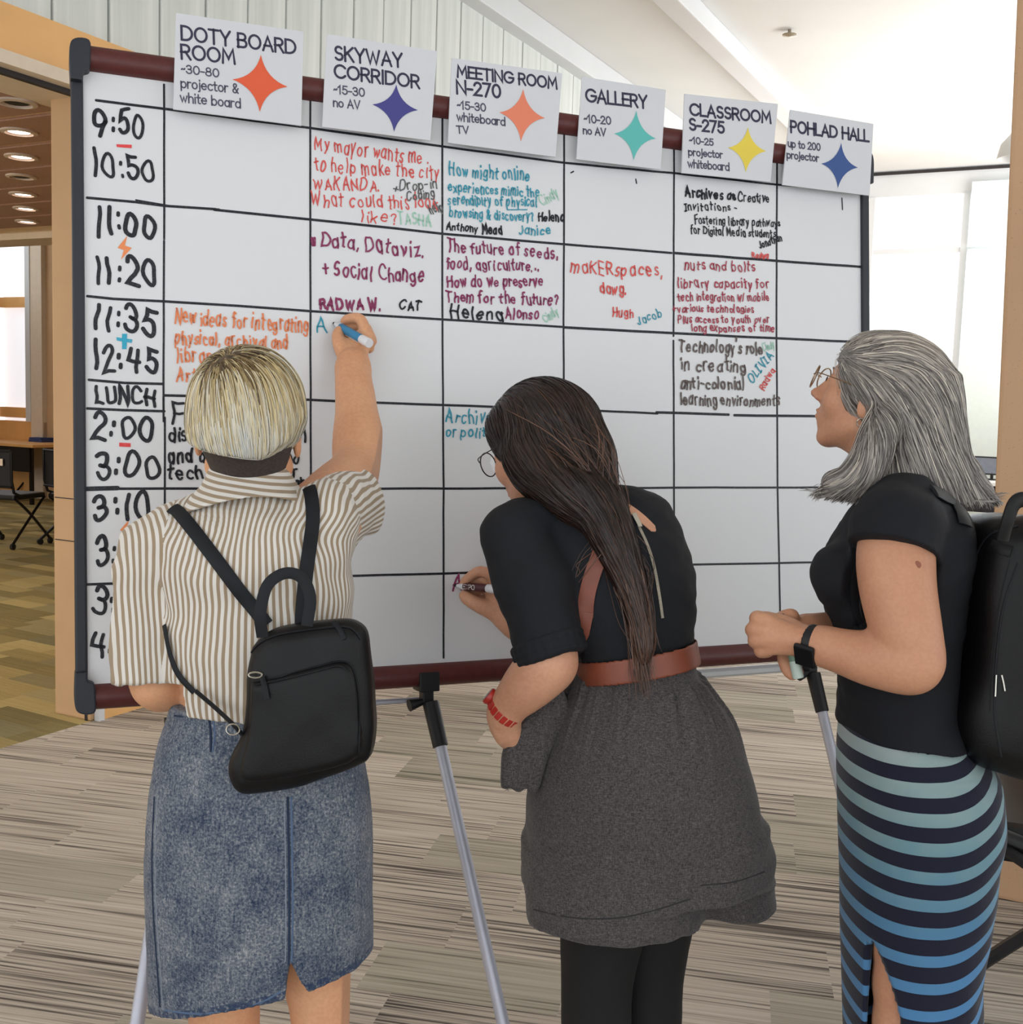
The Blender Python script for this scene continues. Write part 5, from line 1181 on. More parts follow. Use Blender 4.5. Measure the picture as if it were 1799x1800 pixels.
# tights
m_tights = mat('black_tights', (11, 11, 13), .8, sheen=.0, var=.1)
for i, an in enumerate((an2a, an2b)):
    kx, kz, hx, hz = ((1050, 2.06, 1080, 2.06), (1140, 2.14, 1150, 2.12))[i]; kn = Pn(kx, 1720, kz); hp = Pn(hx, 1450, hz); a = an
    f = Field(np.minimum(np.minimum(hp, kn), an)-[.13, .13, .08], np.maximum(np.maximum(hp, kn), an)+[.13, .2, -.05], .004)
    f.chain([(hp, .102), ((hp+kn)/2, .083), (kn, .063), (kn*.62+an*.38+[0, -.02, 0], .059), (kn*.25+an*.75, .041), (an, .035)], .015); f.chain([(an+[0, -.03, -.045], .034), (an+[-.02, .06, -.048], .032), (an+[-.04, .14, -.056], .025)], .02)
    f.plane((0, 0, .006), (0, 0, -1)); Soft(f).build('tights_leg', m_tights, p2)
# ---- grey linen shorts with turned cuffs
f = Field(Pn(915, 1690, 2.0)-[.03, .25, .02], Pn(1380, 1150, 2.1)+[.03, .22, .02], .0038)
def KS(l, r, y, Z, d): return K((l+r)/2, y, Z, (r-l)/2, d)
f.loft([KS(930, 1342, 1530, 2.08, .165), KS(928, 1338, 1450, 2.08, .168), KS(936, 1330, 1380, 2.07, .165), KS(958, 1309, 1300, 2.06, .155), KS(982, 1286, 1245, 2.055, .14), KS(1004, 1252, 1205, 2.05, .122), KS(1009, 1231, 1182, 2.05, .114), KS(1008, 1227, 1166, 2.05, .112), KS(1006, 1222, 1146, 2.05, .108)], UPW, CX, .02, p=2.2)
LA0, LA1 = Pn(1080, 1510, 2.05), Pn(1082, 1664, 2.03); LB0, LB1 = Pn(1262, 1500, 2.16), Pn(1272, 1612, 2.18)
f.loft([KS(932, 1216, 1672, 2.04, .135), KS(930, 1222, 1600, 2.045, .14), KS(932, 1216, 1500, 2.06, .14)], UPW, CX, .04, p=2.2)
f.loft([KS(1182, 1362, 1604, 2.17, .125), KS(1180, 1350, 1560, 2.17, .13), KS(1180, 1334, 1440, 2.12, .14)], UPW, CX, .05, p=2.2)
f.loft([KS(946, 1202, 1690, 2.04, .115), KS(944, 1206, 1610, 2.045, .12)], UPW, CX, 0, mode='sub', p=2.2)
f.loft([KS(1194, 1350, 1620, 2.17, .105), KS(1192, 1340, 1560, 2.17, .11)], UPW, CX, 0, mode='sub', p=2.2)
ha2, hb2 = Pn(940, 1655, 1.92), Pn(1215, 1652, 1.92); f.plane((ha2+hb2)/2, nrm([.01, -.12, -1]))
s = Soft(f)
zw = Pn(1118, 1180, 2.05)[2]
def gath(V): return np.clip(1-(zw-V[:, 2])/.16, 0, 1)**1.3*np.clip((zw+.002-V[:, 2])/.015, 0, 1)
aa = np.arctan2(s.V[:, 1]-Pn(1120, 1200, 2.05)[1], s.V[:, 0]-Pn(1120, 1200, 2.05)[0])
rg = 1.9*np.abs(vnoise(np.stack([aa*11, s.V[:, 2]*3, aa*0], 1), 3))+.8*np.abs(vnoise(np.stack([aa*19, s.V[:, 2]*6, aa*0], 1), 9))-.7
s.V = s.V+s.Nn*(rg*gath(s.V)*.009)[:, None]
s.folds(.007, (6, 6, 4), 13); s.folds(.0055, (13, 12, 24), 17, mask=lambda V: np.clip((zw-V[:, 2]-.18)/.15, 0, 1))
# turned-up cuff stands 2 mm proud
zc1 = Pn(1080, 1602, 1.95)[2]; zc2 = Pn(1290, 1545, 2.1)[2]
rightleg = s.V[:, 0] > Pn(1222, 1560, 2.05)[0]
cuff = np.where(rightleg, s.V[:, 2] < zc2, s.V[:, 2] < zc1)
s.V = s.V+s.Nn*(cuff*.0032)[:, None]
k = NT('grey_linen').set(.9, 0, .15, .15); vv = k.coord(); w1 = k.noise(k.coord('Object', (1, 1, .2)), 700, 2, .8); w2 = k.noise(k.coord('Object', (.2, .2, 1)), 700, 2, .8)
ww = k.math('ADD', k.math('MULTIPLY', w1, .5), k.math('MULTIPLY', w2, .5)); k.color(k.ramp(ww, [(.36, lin((44, 43, 46))), (.5, lin((76, 72, 72))), (.68, lin((112, 106, 103)))])); k.bump(k.math('ADD', ww, k.noise(vv, 60, 3)), .5, .0016); m_linen = k.m
shorts = s.build('linen_shorts', m_linen, p2, label='dark grey gathered linen shorts with turned-up cuffs'); bvsho = bvh_of(shorts)
for pp in ([(938, 1598), (1000, 1612), (1080, 1614), (1150, 1600), (1214, 1580)], [(1232, 1556), (1290, 1550), (1344, 1532)]): seam(pp, .0014, mat('linen_seam', (44, 43, 45), .9), 'seam', .0002, shorts, bvsho)
# ---- black top
f = Field(Pn(830, 1215, 1.9)-[.03, .16, .03], Pn(1240, 850, 2.2)+[.03, .18, .05], .0035)
kt = [K(1117, 1168, 2.05, 104, .11), K(1102, 1120, 2.055, 112, .112), K(1068, 1045, 2.065, 138, .118), K(1044, 980, 2.075, 151, .118), K(1030, 935, 2.085, 148, .102), K(1022, 903, 2.095, 118, .08), K(1016, 882, 2.10, 84, .066)]
f.loft(kt, axT, CX, .02, p=2.2)
f.ell(Pn(1140, 975, 2.1), (.068, .075, .066), None, .04); f.ell(Pn(1165, 1050, 2.07), (.05, .07, .09), None, .05)
E0, E1 = Pn(905, 942, 2.0), Pn(968, 1142, 1.932)
f.chain([(E0, .064), (Pn(937, 1028, 1.965), .0655), (E1, .060)], .02)
f.ell(Pn(950, 905, 2.05), (.07, .06, .035), None, .04)
f.chain([(Pn(1150, 985, 2.12), .058), (Pn(1120, 1100, 2.25), .052), (Pn(1050, 1128, 2.285), .046)], .02)
en = nrm(Pn(962, 1166, 1.93)-Pn(935, 1050, 1.96)+np.array([.0, 0, .0])); ec = Pn(972, 1158, 1.932); en = nrm(en*1.0+np.array([.12, 0, -.05]))
def cutE(X, Y, Z): return np.maximum(-((X-ec[0])*en[0]+(Y-ec[1])*en[1]+(Z-ec[2])*en[2]), np.maximum(X-Pn(1030, 1160, 1.93)[0], Y-2.0))
f.op(cutE, ec-[.12, .12, .12], ec+[.1, .1, .1], 0, 'sub'); f.cone(ec-en*.03, ec+en*.03, .0475, .0475, 0, 'sub')
# round scooped neckline at the back
f.ell(Pn(1120, 890, 2.02), (.058, .07, .030), None, .004, 'sub') if False else None
s = Soft(f); s.folds(.004, (8, 8, 10), 41); s.folds(.003, (18, 18, 30), 44)
m_bktop = mat('black_jersey', (13, 16, 23), .85, var=.08, bump=.3, bscale=700, bdist=.001)
top2 = s.build('black_top', m_bktop, p2, label='black jersey top with rolled sleeve and back zipper'); bvt2 = bvh_of(top2)
# rolled cuff
e1_ = nrm(np.cross(en, [0, 1, 0])); e2_ = np.cross(en, e1_)
f = Field(ec-[.1, .1, .1], ec+[.1, .1, .1], .003)
for q in (-.030, -.018, -.006): 
    for i in range(24):
        a0, a1 = 2*PI*i/24, 2*PI*(i+1)/24; f.cone(ec+en*q+(e1_*math.cos(a0)+e2_*math.sin(a0))*.0585, ec+en*q+(e1_*math.cos(a1)+e2_*math.sin(a1))*.0585, .0085, .0085, .003)
s = Soft(f); s.folds(.002, (30, 30, 30), 5); s.build('rolled_cuff', m_bktop, top2)
# bare skin of the upper back by the zipper: seen between hair and the neckline
P, Nr = drape(bvt2, [(1062, 874), (1095, 888), (1124, 908), (1152, 934)], .0015, 6)
if len(P) > 3: MB().tube(P, [.002]+[.0085]*(len(P)-2)+[.002], 10, flat=.22, up=Nr).build('bare_upper_back', m_skin2, body2, True)
m_zip = mat('zip_teeth', (200, 194, 180), .35, .6)
P, Nr = drape(bvt2, [(1122, 925), (1138, 960), (1150, 1000), (1158, 1045), (1164, 1088)], .002, 10)
zp = MB()
for i in range(len(P)-1):
    for q in (0, .5):
        c = P[i].lerp(P[i+1], q); t = (P[i+1]-P[i]).normalized(); n_ = Nr[min(i, len(Nr)-1)]; b_ = t.cross(n_).normalized()
        zp.tube([c-b_*.0028, c+b_*.0028], .0011, 5)
zz = zp.build('zipper', m_zip, top2); zz['kind'] = 'stuff'
P, Nr = drape(bvt2, [(1114, 905), (1118, 914), (1124, 928)], .005, 4); MB().tube(P, .0045, 8, flat=.4, up=Nr).build('zipper_pull', m_zip, top2, True)
# ---- belt and crossbody strap
m_tanl = mat('brown_leather', (128, 66, 46), .45, var=.15, scale=18, bump=.25, bscale=300, bdist=.001)
f = Field(Pn(985, 1215, 1.9)-[.03, .1, .03], Pn(1245, 1115, 2.15)+[.03, .15, .03], .0028)
bk = [K(1118, 1178, 2.05, 111.5, .119), K(1114, 1137, 2.05, 111.5, .119)]
axB = nrm(axT*.55+UPW*.55+np.array([.0, .0, 0])); q0, q1 = Pn(1119, 1182, 2.048), Pn(1113, 1140, 2.05); mid = (q0+q1)/2
f.loft([(mid-axB*.0215, PX(113, 2.05), .125), (mid+axB*.0215, PX(112, 2.05), .123)], axB, CX, 0, p=2.2, capr=.002); f.loft([(mid-axB*.04, PX(109.5, 2.05), .1215), (mid+axB*.04, PX(108.5, 2.05), .1195)], axB, CX, 0, mode='sub', p=2.2)
belt = Soft(f).build('belt', m_tanl, p2, label='brown leather belt'); bvbe = bvh_of(belt)
seam([(1015, 1158), (1040, 1147), (1100, 1138), (1160, 1134), (1215, 1132)], .0007, mat('dark_stitch', (70, 36, 28), .8), 'stitching', .0004, belt, bvbe)
P, Nr = drape(bvt2, [(1038, 1040), (1029, 1082)], .004, 6); e_ = (P[-1]-P[0]).normalized(); P = [P[-2], P[-1], P[-1]+e_*.03, P[-1]+e_*.055+Vector((-.006, .01, 0))]
MB().tube(P, .0145, 10, flat=.14, up=Nr[-1]).build('crossbody_strap', m_tanl, p2, True)
strap(bvt2, [(1078, 900), (1068, 935), (1055, 975), (1042, 1010), (1033, 1045), (1028, 1085)], .030, .004, 'crossbody_strap', m_tanl, p2, .003)
# ---- red link watch
wr = Pn(889, 1247, 1.967); wa = nrm(Pn(893, 1243, 1.965)-Pn(925, 1208, 1.945)); wx = nrm(np.cross(wa, CY)); wy = np.cross(wa, wx)
w_ = empty('bracelet_watch', Vector(wr.tolist()), 'red link bracelet watch on the lowered wrist of the bending person', 'watch')
m_red = mat('red_enamel', (178, 44, 36), .35)
for i in range(18):
    a = 2*PI*i/18; c = wr+(wx*math.cos(a)+wy*math.sin(a))*.0320; M = Matrix.Translation(Vector(c.tolist())) @ Matrix((Vector(wx*math.cos(a)+wy*math.sin(a)), Vector(-wx*math.sin(a)+wy*math.cos(a)), Vector(wa))).transposed().to_4x4()
    MB().box((-.003, -.0048, -.008), (.003, .0048, .008), M).build('link', m_red, w_, bevel=.0015)
c = wr-wx*.0365*(1 if wx[0] > 0 else -1)-wy*0.0; xo = -wx*(1 if wx[0] > 0 else -1); M = Matrix.Translation(Vector(c.tolist())) @ Matrix((Vector(np.cross(wa, xo)), Vector(wa), Vector(xo))).transposed().to_4x4()
MB().lathe([(.0, -.004), (.015, -.004), (.016, 0), (.015, .004), (.012, .005), (0, .005)], 20, M).build('watch_case', m_red, w_, True); MB().lathe([(0, .0053), (.0115, .0053)], 20, M).build('watch_dial', m_white, w_)
# ---- the grey cloth hanging from her hand
cl_ = empty('cloth', pix(920, 1290, 1.985), 'dark grey cloth with a frayed end hanging from the lowered hand', 'cloth')
cpx = [(990, 1195), (1002, 1250), (985, 1300), (962, 1338), (948, 1362), (940, 1386), (925, 1382), (912, 1390), (898, 1380), (883, 1382), (886, 1345), (893, 1310), (905, 1292), (925, 1262), (950, 1225)]
cc0 = Pn(935, 1295, 2.0); pl3 = [((Pn(x, y, 2.0)-cc0) @ BX, (Pn(x, y, 2.0)-cc0) @ BY) for x, y in spline(cpx+[cpx[0]], 2)[:-1]]
f = Field(cc0-[.1, .07, .12], cc0+[.1, .07, .13], .003); f.prism(pl3, cc0, BX, BY, BN, .016, .009, bulge=.008); s = Soft(f); s.folds(.006, (30, 20, 7), 8); s.folds(.002, (60, 60, 20), 9); s.build('cloth_body', m_linen, cl_)
fr_ = []; rg = np.random.default_rng(4)
for i in range(60):
    x = rg.uniform(884, 940); a = Pn(x, 1378+rg.uniform(-4, 6), 1.99+rg.uniform(-.01, .01)); fr_.append(np.array([a, a+[rg.uniform(-.004, .004), 0, -.004], a+[rg.uniform(-.007, .007), rg.uniform(-.003, .003), -.009]]))
strands_mesh('frayed_edge', np.array(fr_), np.full(60, .0006), mat('dark_thread', (40, 38, 40), .9), cl_)['kind'] = 'stuff'
# ---- glasses
glasses(H2, 'glasses', 'round dark-rimmed glasses on the bending person with long dark hair', m_wire, .0235, 1.0)
# ---- long dark hair
f = Field(Pn(830, 1230, 1.9)-[.02, .12, .02], Pn(1200, 660, 2.3)+[.02, .12, .03], .0036); R2 = H2.R
f.ell(H2(0, -.012, .038), (.087, .106, .096), R2, .01); f.ell(H2(.0, .045, .055), (.072, .048, .05), R2, .02)
f.ell(H2(0, .10, -.03), (.062, .08, .08), R2, .012, 'sub')
f.ell(H2(-.085, .035, -.03), (.03, .035, .04), R2, .006, 'sub')
f.chain([(Pn(985, 760, 2.10), .080), (Pn(1010, 810, 2.08), .070), (Pn(1030, 850, 2.06), .056)], .03)
f.chain([(Pn(935, 800, 2.06), .05), (Pn(955, 835, 2.035), .034), (Pn(1000, 865, 2.0), .034), (Pn(1045, 888, 1.99), .036)], .03)
tail = [(Pn(1030, 862, 2.03), .048), (Pn(1060, 905, 1.985), .036), (Pn(1082, 955, 1.955), .028), (Pn(1105, 1010, 1.945), .022), (Pn(1122, 1065, 1.938), .017), (Pn(1132, 1120, 1.925), .011), (Pn(1132, 1160, 1.918), .004)]
f.chain(tail, .02)
s = Soft(f); m_h2b = mat('dark_hair_base', (36, 27, 24), .7, var=.2, scale=60)
hair2 = s.build('hair_mass', m_h2b, p2, label='long dark brown hair falling over the back'); 
gd = [(H2(0, .06, .13), H2(-.02, -.06, .12)), (Pn(960, 690, 2.1), Pn(1010, 740, 2.06)), (Pn(900, 720, 2.1), Pn(905, 800, 2.06)), (Pn(885, 760, 2.1), Pn(900, 830, 2.06)), (Pn(1010, 730, 2.08), Pn(1050, 800, 2.05)), (Pn(950, 760, 2.04), Pn(985, 830, 2.0)), (Pn(1050, 800, 2.05), Pn(1060, 870, 2.0)), (Pn(910, 830, 2.05), Pn(990, 868, 2.0)), (Pn(990, 850, 2.0), Pn(1060, 905, 1.98)),
    (Pn(1060, 880, 2.0), Pn(1085, 950, 1.96))]+[(tail[i][0], tail[i+1][0]) for i in range(1, 6)]
def guide_field(gd, pw=3):
    A0 = np.array([(a+b)/2 for a, b in gd]); Dd = np.array([nrm(b-a) for a, b in gd])
    def D(p, g):
        w = 1/(((p[:, None]-A0[None])**2).sum(2)+4e-4)**(pw/2); return (w @ Dd)/w.sum(1)[:, None]
    return D
P_, r_ = comb(f, 14000, guide_field(gd), .18, 8, (.0004, .0009), .004, 12, jit=.25, accept=lambda V: np.ones(len(V), bool))
rg = np.random.default_rng(2); ty = P_[:, 0, 2]; warm = np.clip((Pn(1000, 850, 2.0)[2]-ty)/.25, 0, 1)
tone = np.clip(rg.normal(.25, .18, len(P_))+warm*.4, 0, 1)
m_h2 = hair_mat('dark_brown_strands', [(0, lin((28, 21, 20))), (.35, lin((46, 34, 30))), (.7, lin((84, 58, 46))), (1, lin((128, 92, 72)))], .38)
strands_mesh('hair_strands', P_, r_, m_h2, hair2, tone, field=f)['kind'] = 'stuff'
# loose locks leaving the mass: flyaways and tapering ends of the tail
ex = []; rg = np.random.default_rng(12)
for i in range(260):
    a0 = Pn(rg.uniform(1010, 1075), rg.uniform(860, 900), 1.985+rg.uniform(-.02, .02)); mid_ = Pn(rg.normal(1108, 16), 1010+rg.uniform(-30, 30), 1.945+rg.uniform(-.012, .012)); e_ = Pn(rg.normal(1135, 9), rg.uniform(1100, 1235), 1.912+rg.uniform(-.008, .01))
    q = spline([a0, (a0+mid_)/2+rg.normal(0, .006, 3), mid_, (mid_+e_)/2+rg.normal(0, .005, 3), e_], 4); ex.append(q)
for i in range(120):
    a0 = Pn(rg.uniform(880, 1040), rg.uniform(690, 760), 2.07); b_ = Pn(rg.uniform(1030, 1110), rg.uniform(840, 930), 2.0); q = spline([a0, (a0+b_)/2+np.array([rg.uniform(0, .03), -.06, rg.uniform(0, .03)]), b_, b_+[.01, 0, -.04], b_+[.02, 0, -.07]], 4)
    if i % 3 == 0: ex.append(q)
for i in range(70):
    a0 = Pn(rg.uniform(1060, 1100), rg.uniform(900, 960), 1.965); b_ = a0+np.array([rg.uniform(-.07, .02), -.02, -rg.uniform(.08, .17)]); q = spline([a0, (a0+b_)/2+rg.normal(0, .01, 3), b_, b_+[.003, 0, -.01], b_+[.006, 0, -.02]], 4); ex.append(q)
strands_mesh('loose_strands', np.array(ex), rg.uniform(.0004, .0007, len(ex)), m_h2, hair2, rg.uniform(.3, .95, len(ex)))['kind'] = 'stuff'
# ---- maroon marker at the lower row
tp2 = MBD @ Vector((*onb(799, 1029), .0014))
mk2, MM, LL = marker('marker', tp2, pix(876, 1036, 2.292), ('maroon_label', (74, 30, 38)), 'maroon whiteboard marker held low against the board by the bending person')
# its printed name
def label_text(MM, txt, z0, h, rad, m, par, side):
    mb = MB(); x = 0
    for ch in txt:
        for st in strokes_of(ch, False):
            pts = [MM @ (Matrix.Rotation(side-(gy-.5)*h/rad, 4, 'Z') @ Vector((rad, 0, z0+(x+gx)*h))) for gx, gy in st]
            if len(pts) > 1: mb.tube(pts, h*.09, 4)
        x += G[ch][0]+.22
    return mb.build('label_print', m, par)
vd = (MM.inverted().to_3x3() @ Vector((-CY).tolist())); label_text(MM, 'EXPO', .036, .0100, .0088, m_white, mk2, math.atan2(vd.y, vd.x))
# ================================================================ the person on the right in profile: grey hair, black tee, striped long skirt
p3 = empty('person', (pix(1590, 1270, 1.97).x, pix(1590, 1270, 1.97).y, 0), 'grey-haired person in profile with black tee and blue striped long skirt, watching the board', 'person')
m_skin3 = skin_mat('skin_rosy', (212, 158, 124), (194, 138, 108))
def frame_at(px, py, Z, fwd, up, sc, pt=(0, .117, -.027)):    # a head whose nose tip is seen at that pixel
    H = Frame(pix(px, py, Z), fwd, up, sc); d = H(*pt)-H.o; return Frame(H.o-d, fwd, up, sc)
H3 = frame_at(1429, 689, 2.06, (-.80, .48, .36), (.3, -.12, 1), .98)
f = Field(np.array([Pn(1310, 1100, 1.9)[0]-.02, 1.45, -.01]), np.array([Pn(1770, 1400, 2.1)[0]+.02, 2.32, 1.72]), .0035)
def KR(l, r, y, Z, d): return K((l+r)/2, y, Z, (r-l)/2, d)
f.loft([KR(1500, 1700, 1400, 1.97, .15), KR(1505, 1690, 1330, 1.97, .145), KR(1505, 1668, 1250, 1.965, .12), KR(1492, 1662, 1180, 1.96, .12), KR(1488, 1668, 1100, 1.96, .13), KR(1480, 1676, 1020, 1.96, .14), KR(1512, 1682, 940, 1.96, .145), KR(1530, 1670, 900, 1.965, .10), KR(1535, 1640, 870, 1.97, .06)], UPW, CX, .02)
f.chain([(Pn(1585, 890, 1.97), .06), (Pn(1562, 830, 1.98), .054), (Pn(1550, 780, 1.985), .052)], .02)
add_head(f, H3, ch=.014)
for dz, kx in ((-.058, 1592), (.07, 1630)):
    hp = Pn(1610, 1450, 1.97+dz); kn = Pn(kx, 1860, 1.97+dz); an = np.array([kn[0]+.01, kn[1]+.0, .085])
    f.chain([(hp, .080), ((hp+kn)/2, .062), (kn, .050), (kn*.62+an*.38+[.02, 0, 0], .052), (kn*.25+an*.75, .036), (an, .031)], .015)
    f.chain([(an+[.03, 0, -.045], .03), (an+[-.06, .01, -.052], .028), (an+[-.14, .03, -.062], .021)], .02)
    if dz < 0: an3a = an
    else: an3b = an
# near arm
f.chain([(Pn(1574, 940, 1.82), .055), (Pn(1576, 1020, 1.79), .0530), (Pn(1592, 1105, 1.765), .0475), (Pn(1606, 1162, 1.76), .0390), (Pn(1588, 1166, 1.765), .0385), (Pn(1530, 1158, 1.79), .0355), (Pn(1470, 1142, 1.82), .0275), (Pn(1428, 1130, 1.845), .0245)], .02)
# its hand: palm then four curled fingers in a row, thumb under
for kx, ky, kz in ((1352, 1094, 1.868), (1347, 1108, 1.862), (1349, 1124, 1.862), (1356, 1138, 1.868)):
    f.cone(Pn(1424, 1130, 1.848), Pn(kx, ky, kz), .0215, .0125, .010)
fing(f, [(1352, 1092, 1.868, .0115), (1331, 1086, 1.882, .0108), (1333, 1092, 1.905, .0095), (1345, 1098, 1.92, .008)])
fing(f, [(1346, 1108, 1.862, .0118), (1324, 1106, 1.876, .0110), (1326, 1111, 1.9, .0098), (1340, 1114, 1.918, .008)])
fing(f, [(1348, 1124, 1.862, .0114), (1328, 1126, 1.876, .0105), (1331, 1129, 1.898, .0092), (1344, 1130, 1.914, .008)])
fing(f, [(1356, 1138, 1.868, .0105), (1338, 1144, 1.88, .0096), (1342, 1146, 1.9, .0085), (1354, 1146, 1.912, .0072)])
fing(f, [(1408, 1112, 1.862, .014), (1378, 1096, 1.885, .012), (1356, 1092, 1.9, .0105), (1342, 1086, 1.905, .0085)], .01)
# far arm and hand
f.chain([(Pn(1590, 950, 2.1), .055), (Pn(1580, 1110, 2.12), .043), (Pn(1540, 1135, 2.1), .038), (Pn(1470, 1110, 2.02), .029), (Pn(1428, 1108, 1.96), .023), (Pn(1405, 1112, 1.935), .022)], .02)
for i, (kx, ky) in enumerate(((1392, 1092), (1386, 1110), (1384, 1128), (1388, 1142))): f.cone(Pn(1410, 1112, 1.94), Pn(kx, ky, 1.93), .019, .012, .01)
fing(f, [(1392, 1090, 1.93, .0112), (1392, 1082, 1.91, .010), (1378, 1084, 1.905, .009), (1366, 1092, 1.905, .008)])
for i in range(3): fing(f, [(1386+i*4, 1125+i*6, 1.925, .0105), (1378+i*8, 1150+i*3, 1.915, .0096), (1382+i*8, 1172+i*2, 1.905, .0088), (1392+i*6, 1188-i*3, 1.90, .0075)])
s3 = Soft(f)
body3 = s3.build('body', m_skin3, p3, label='rosy skin of face, arms and hands'); bvb3 = bvh_of(body3)
eyes(H3, p3, m_eye); brows(H3, p3, mat('grey_brow', (140, 124, 110), .8))
for sx in (-1, 1): MB().lathe([(0, 0), (.0052, 0)], 14, Matrix.Translation(Vector(H3(sx*.0312, .0948, .006).tolist())) @ Vector(H3.y.tolist()).to_track_quat('Z', 'Y').to_matrix().to_4x4()).build('iris', mat('iris', (70, 60, 50), .2), p3)
# lips a little redder, a mole, an earring
mp = empty('x') if False else None
o, d = ray(1612, 993); h_ = bvb3.ray_cast(o, d.normalized())
if h_[0]: MB().lathe([(.0, .0009), (.004, .0006), (.0065, -.001)], 14, Matrix.Translation(h_[0]) @ (-d).to_track_quat('Z', 'Y').to_matrix().to_4x4()).build('mole', mat('brown_mole', (150, 92, 72), .7), body3, True)
e0 = H3(-.081, -.008, -.040); MB().tube(ring_pts(e0, H3.y, H3.z, .0075, .0075, 16), .0011, 6).build('earring', m_silver, p3, True)
glasses(H3, 'glasses', 'thin gold wire glasses on the grey-haired person', m_wireg, .0225, .95)
for an in (an3a, an3b):
    g = Field(an+[-.2, -.06, -.1], an+[.1, .1, .02], .004); g.chain([(an+[.03, 0, -.042], .037), (an+[-.06, .01, -.05], .037), (an+[-.15, .03, -.06], .028)], .02); g.plane((0, 0, .004), (0, 0, -1)); g.plane(an+[0, 0, -.02], (0, 0, 1))
    Soft(g).build('shoe', mat('dark_shoe', (36, 32, 32), .6), p3)
# ---- striped maxi skirt
f = Field(Pn(1470, 1830, 1.9)-[.03, .2, .3], Pn(1770, 1225, 2.0)+[.03, .2, .03], .0038)
f.loft([KR(1500, 1712, 1950, 1.97, .15), KR(1496, 1706, 1800, 1.97, .15), KR(1493, 1706, 1700, 1.97, .152), KR(1490, 1716, 1600, 1.97, .158), KR(1488, 1730, 1500, 1.97, .168), KR(1485, 1742, 1420, 1.97, .172), KR(1483, 1740, 1360, 1.97, .17), KR(1484, 1712, 1310, 1.97, .155), KR(1488, 1690, 1265, 1.965, .14), KR(1488, 1682, 1230, 1.965, .132)], UPW, CX, 0, p=2.3)
f.loft([KR(1506, 1700, 1975, 1.97, .142), KR(1506, 1694, 1600, 1.97, .14), KR(1520, 1690, 1500, 1.97, .12)], UPW, CX, 0, mode='sub', p=2.3)
s3a, s3b = Pn(1562, 1690, 1.81), Pn(1559, 1800, 1.81); sn3 = nrm(s3b-s3a)
def wedge3(X, Y, Z):
    q = (X-s3a[0])*sn3[0]+(Z-s3a[2])*sn3[2]; x = (X-s3a[0])-q*sn3[0]; qq = np.maximum(q, 0)
    return np.maximum(np.maximum(np.abs(x)-.058*(1-np.exp(-qq/.14))*1.05-.0005, -q), Y-s3a[1]-.09)
f.op(wedge3, s3a-[.08, .08, .5], s3a+[.08, .09, .02], 0, 'sub')
s = Soft(f); s.folds(.005, (5, 5, 4), 51); s.folds(.0045, (10, 10, 16), 52, axes=[(.7, 0, .7), (0, 1, 0), (-.7, 0, .7)], mask=lambda V: np.clip((V[:, 0]-Pn(1560, 1500, 1.97)[0])/.1, 0, 1))
k = NT('striped_knit').set(.85, 0, .2, .15); at = k.attr('fab'); sp = k.n('ShaderNodeSeparateXYZ'); k.put(sp.inputs[0], at.outputs['Vector'])
zz_ = sp.outputs[1]; zwob = k.math('ADD', zz_, k.math('MULTIPLY', k.math('SUBTRACT', k.noise(k.coord(), 4, 2), .5), .008))
fr = k.math('FRACT', k.math('DIVIDE', k.math('SUBTRACT', zwob, .007), .0470)); on = k.math('GREATER_THAN', fr, k.math('SUBTRACT', .52, k.math('MULTIPLY', zz_, .28)))
dye = k.math('ADD', k.math('MULTIPLY', zz_, 1.9), k.math('MULTIPLY', k.math('SUBTRACT', k.noise(k.coord('Object', (1, 1, 1)), 7, 3), .5), .5))
lt = k.ramp(dye, [(.0, lin((168, 176, 174))), (.2, lin((140, 160, 160))), (.42, lin((108, 142, 152))), (.62, lin((82, 126, 158))), (.9, lin((78, 128, 174)))])
k.color(k.mix(on, lt, lin((27, 29, 46)))); k.bump(k.noise(k.coord('Object', (1, 1, .3)), 600, 2), .3, .001); m_knit = k.m
zt3 = Pn(1590, 1262, 1.82)[2]
skirt3 = s.build('striped_skirt', m_knit, p3, point={'fab': np.stack([s.V[:, 0], zt3-s.V[:, 2]+.010*np.sin(s.V[:, 0]*9)+.055*np.clip((s.V[:, 0]-Pn(1620, 1400, 1.9)[0])/.12, 0, 1.3)**2, s.V[:, 1]], 1)}, label='long knit skirt striped navy and blue, paler at the waist, slit at the side')
# ---- black tee
f = Field(Pn(1420, 1300, 1.8)-[.03, .2, .02], Pn(1745, 840, 2.1)+[.03, .12, .05], .0035)
f.loft([KR(1486, 1692, 1282, 1.965, .154), KR(1479, 1684, 1240, 1.965, .144), KR(1476, 1676, 1195, 1.96, .136), KR(1470, 1676, 1130, 1.96, .142), KR(1455, 1684, 1065, 1.96, .15), KR(1446, 1692, 1010, 1.96, .155), KR(1470, 1698, 960, 1.96, .16), KR(1502, 1692, 915, 1.96, .145), KR(1522, 1680, 880, 1.965, .10), KR(1538, 1650, 855, 1.97, .068)], UPW, CX, .02, p=2.2)
f.ell(Pn(1470, 1010, 1.92), (.04, .075, .05), None, .03)
T0, T1 = Pn(1580, 915, 1.85), Pn(1570, 962, 1.80)
f.chain([(Pn(1590, 905, 1.88), .068), (Pn(1575, 935, 1.82), .072)], .03)
tn = nrm(np.array([-.30, -.35, -1.0])); tc = Pn(1565, 962, 1.80)
f.chain([(Pn(1575, 935, 1.82), .069), (Pn(1570, 975, 1.79), .066)], .02)
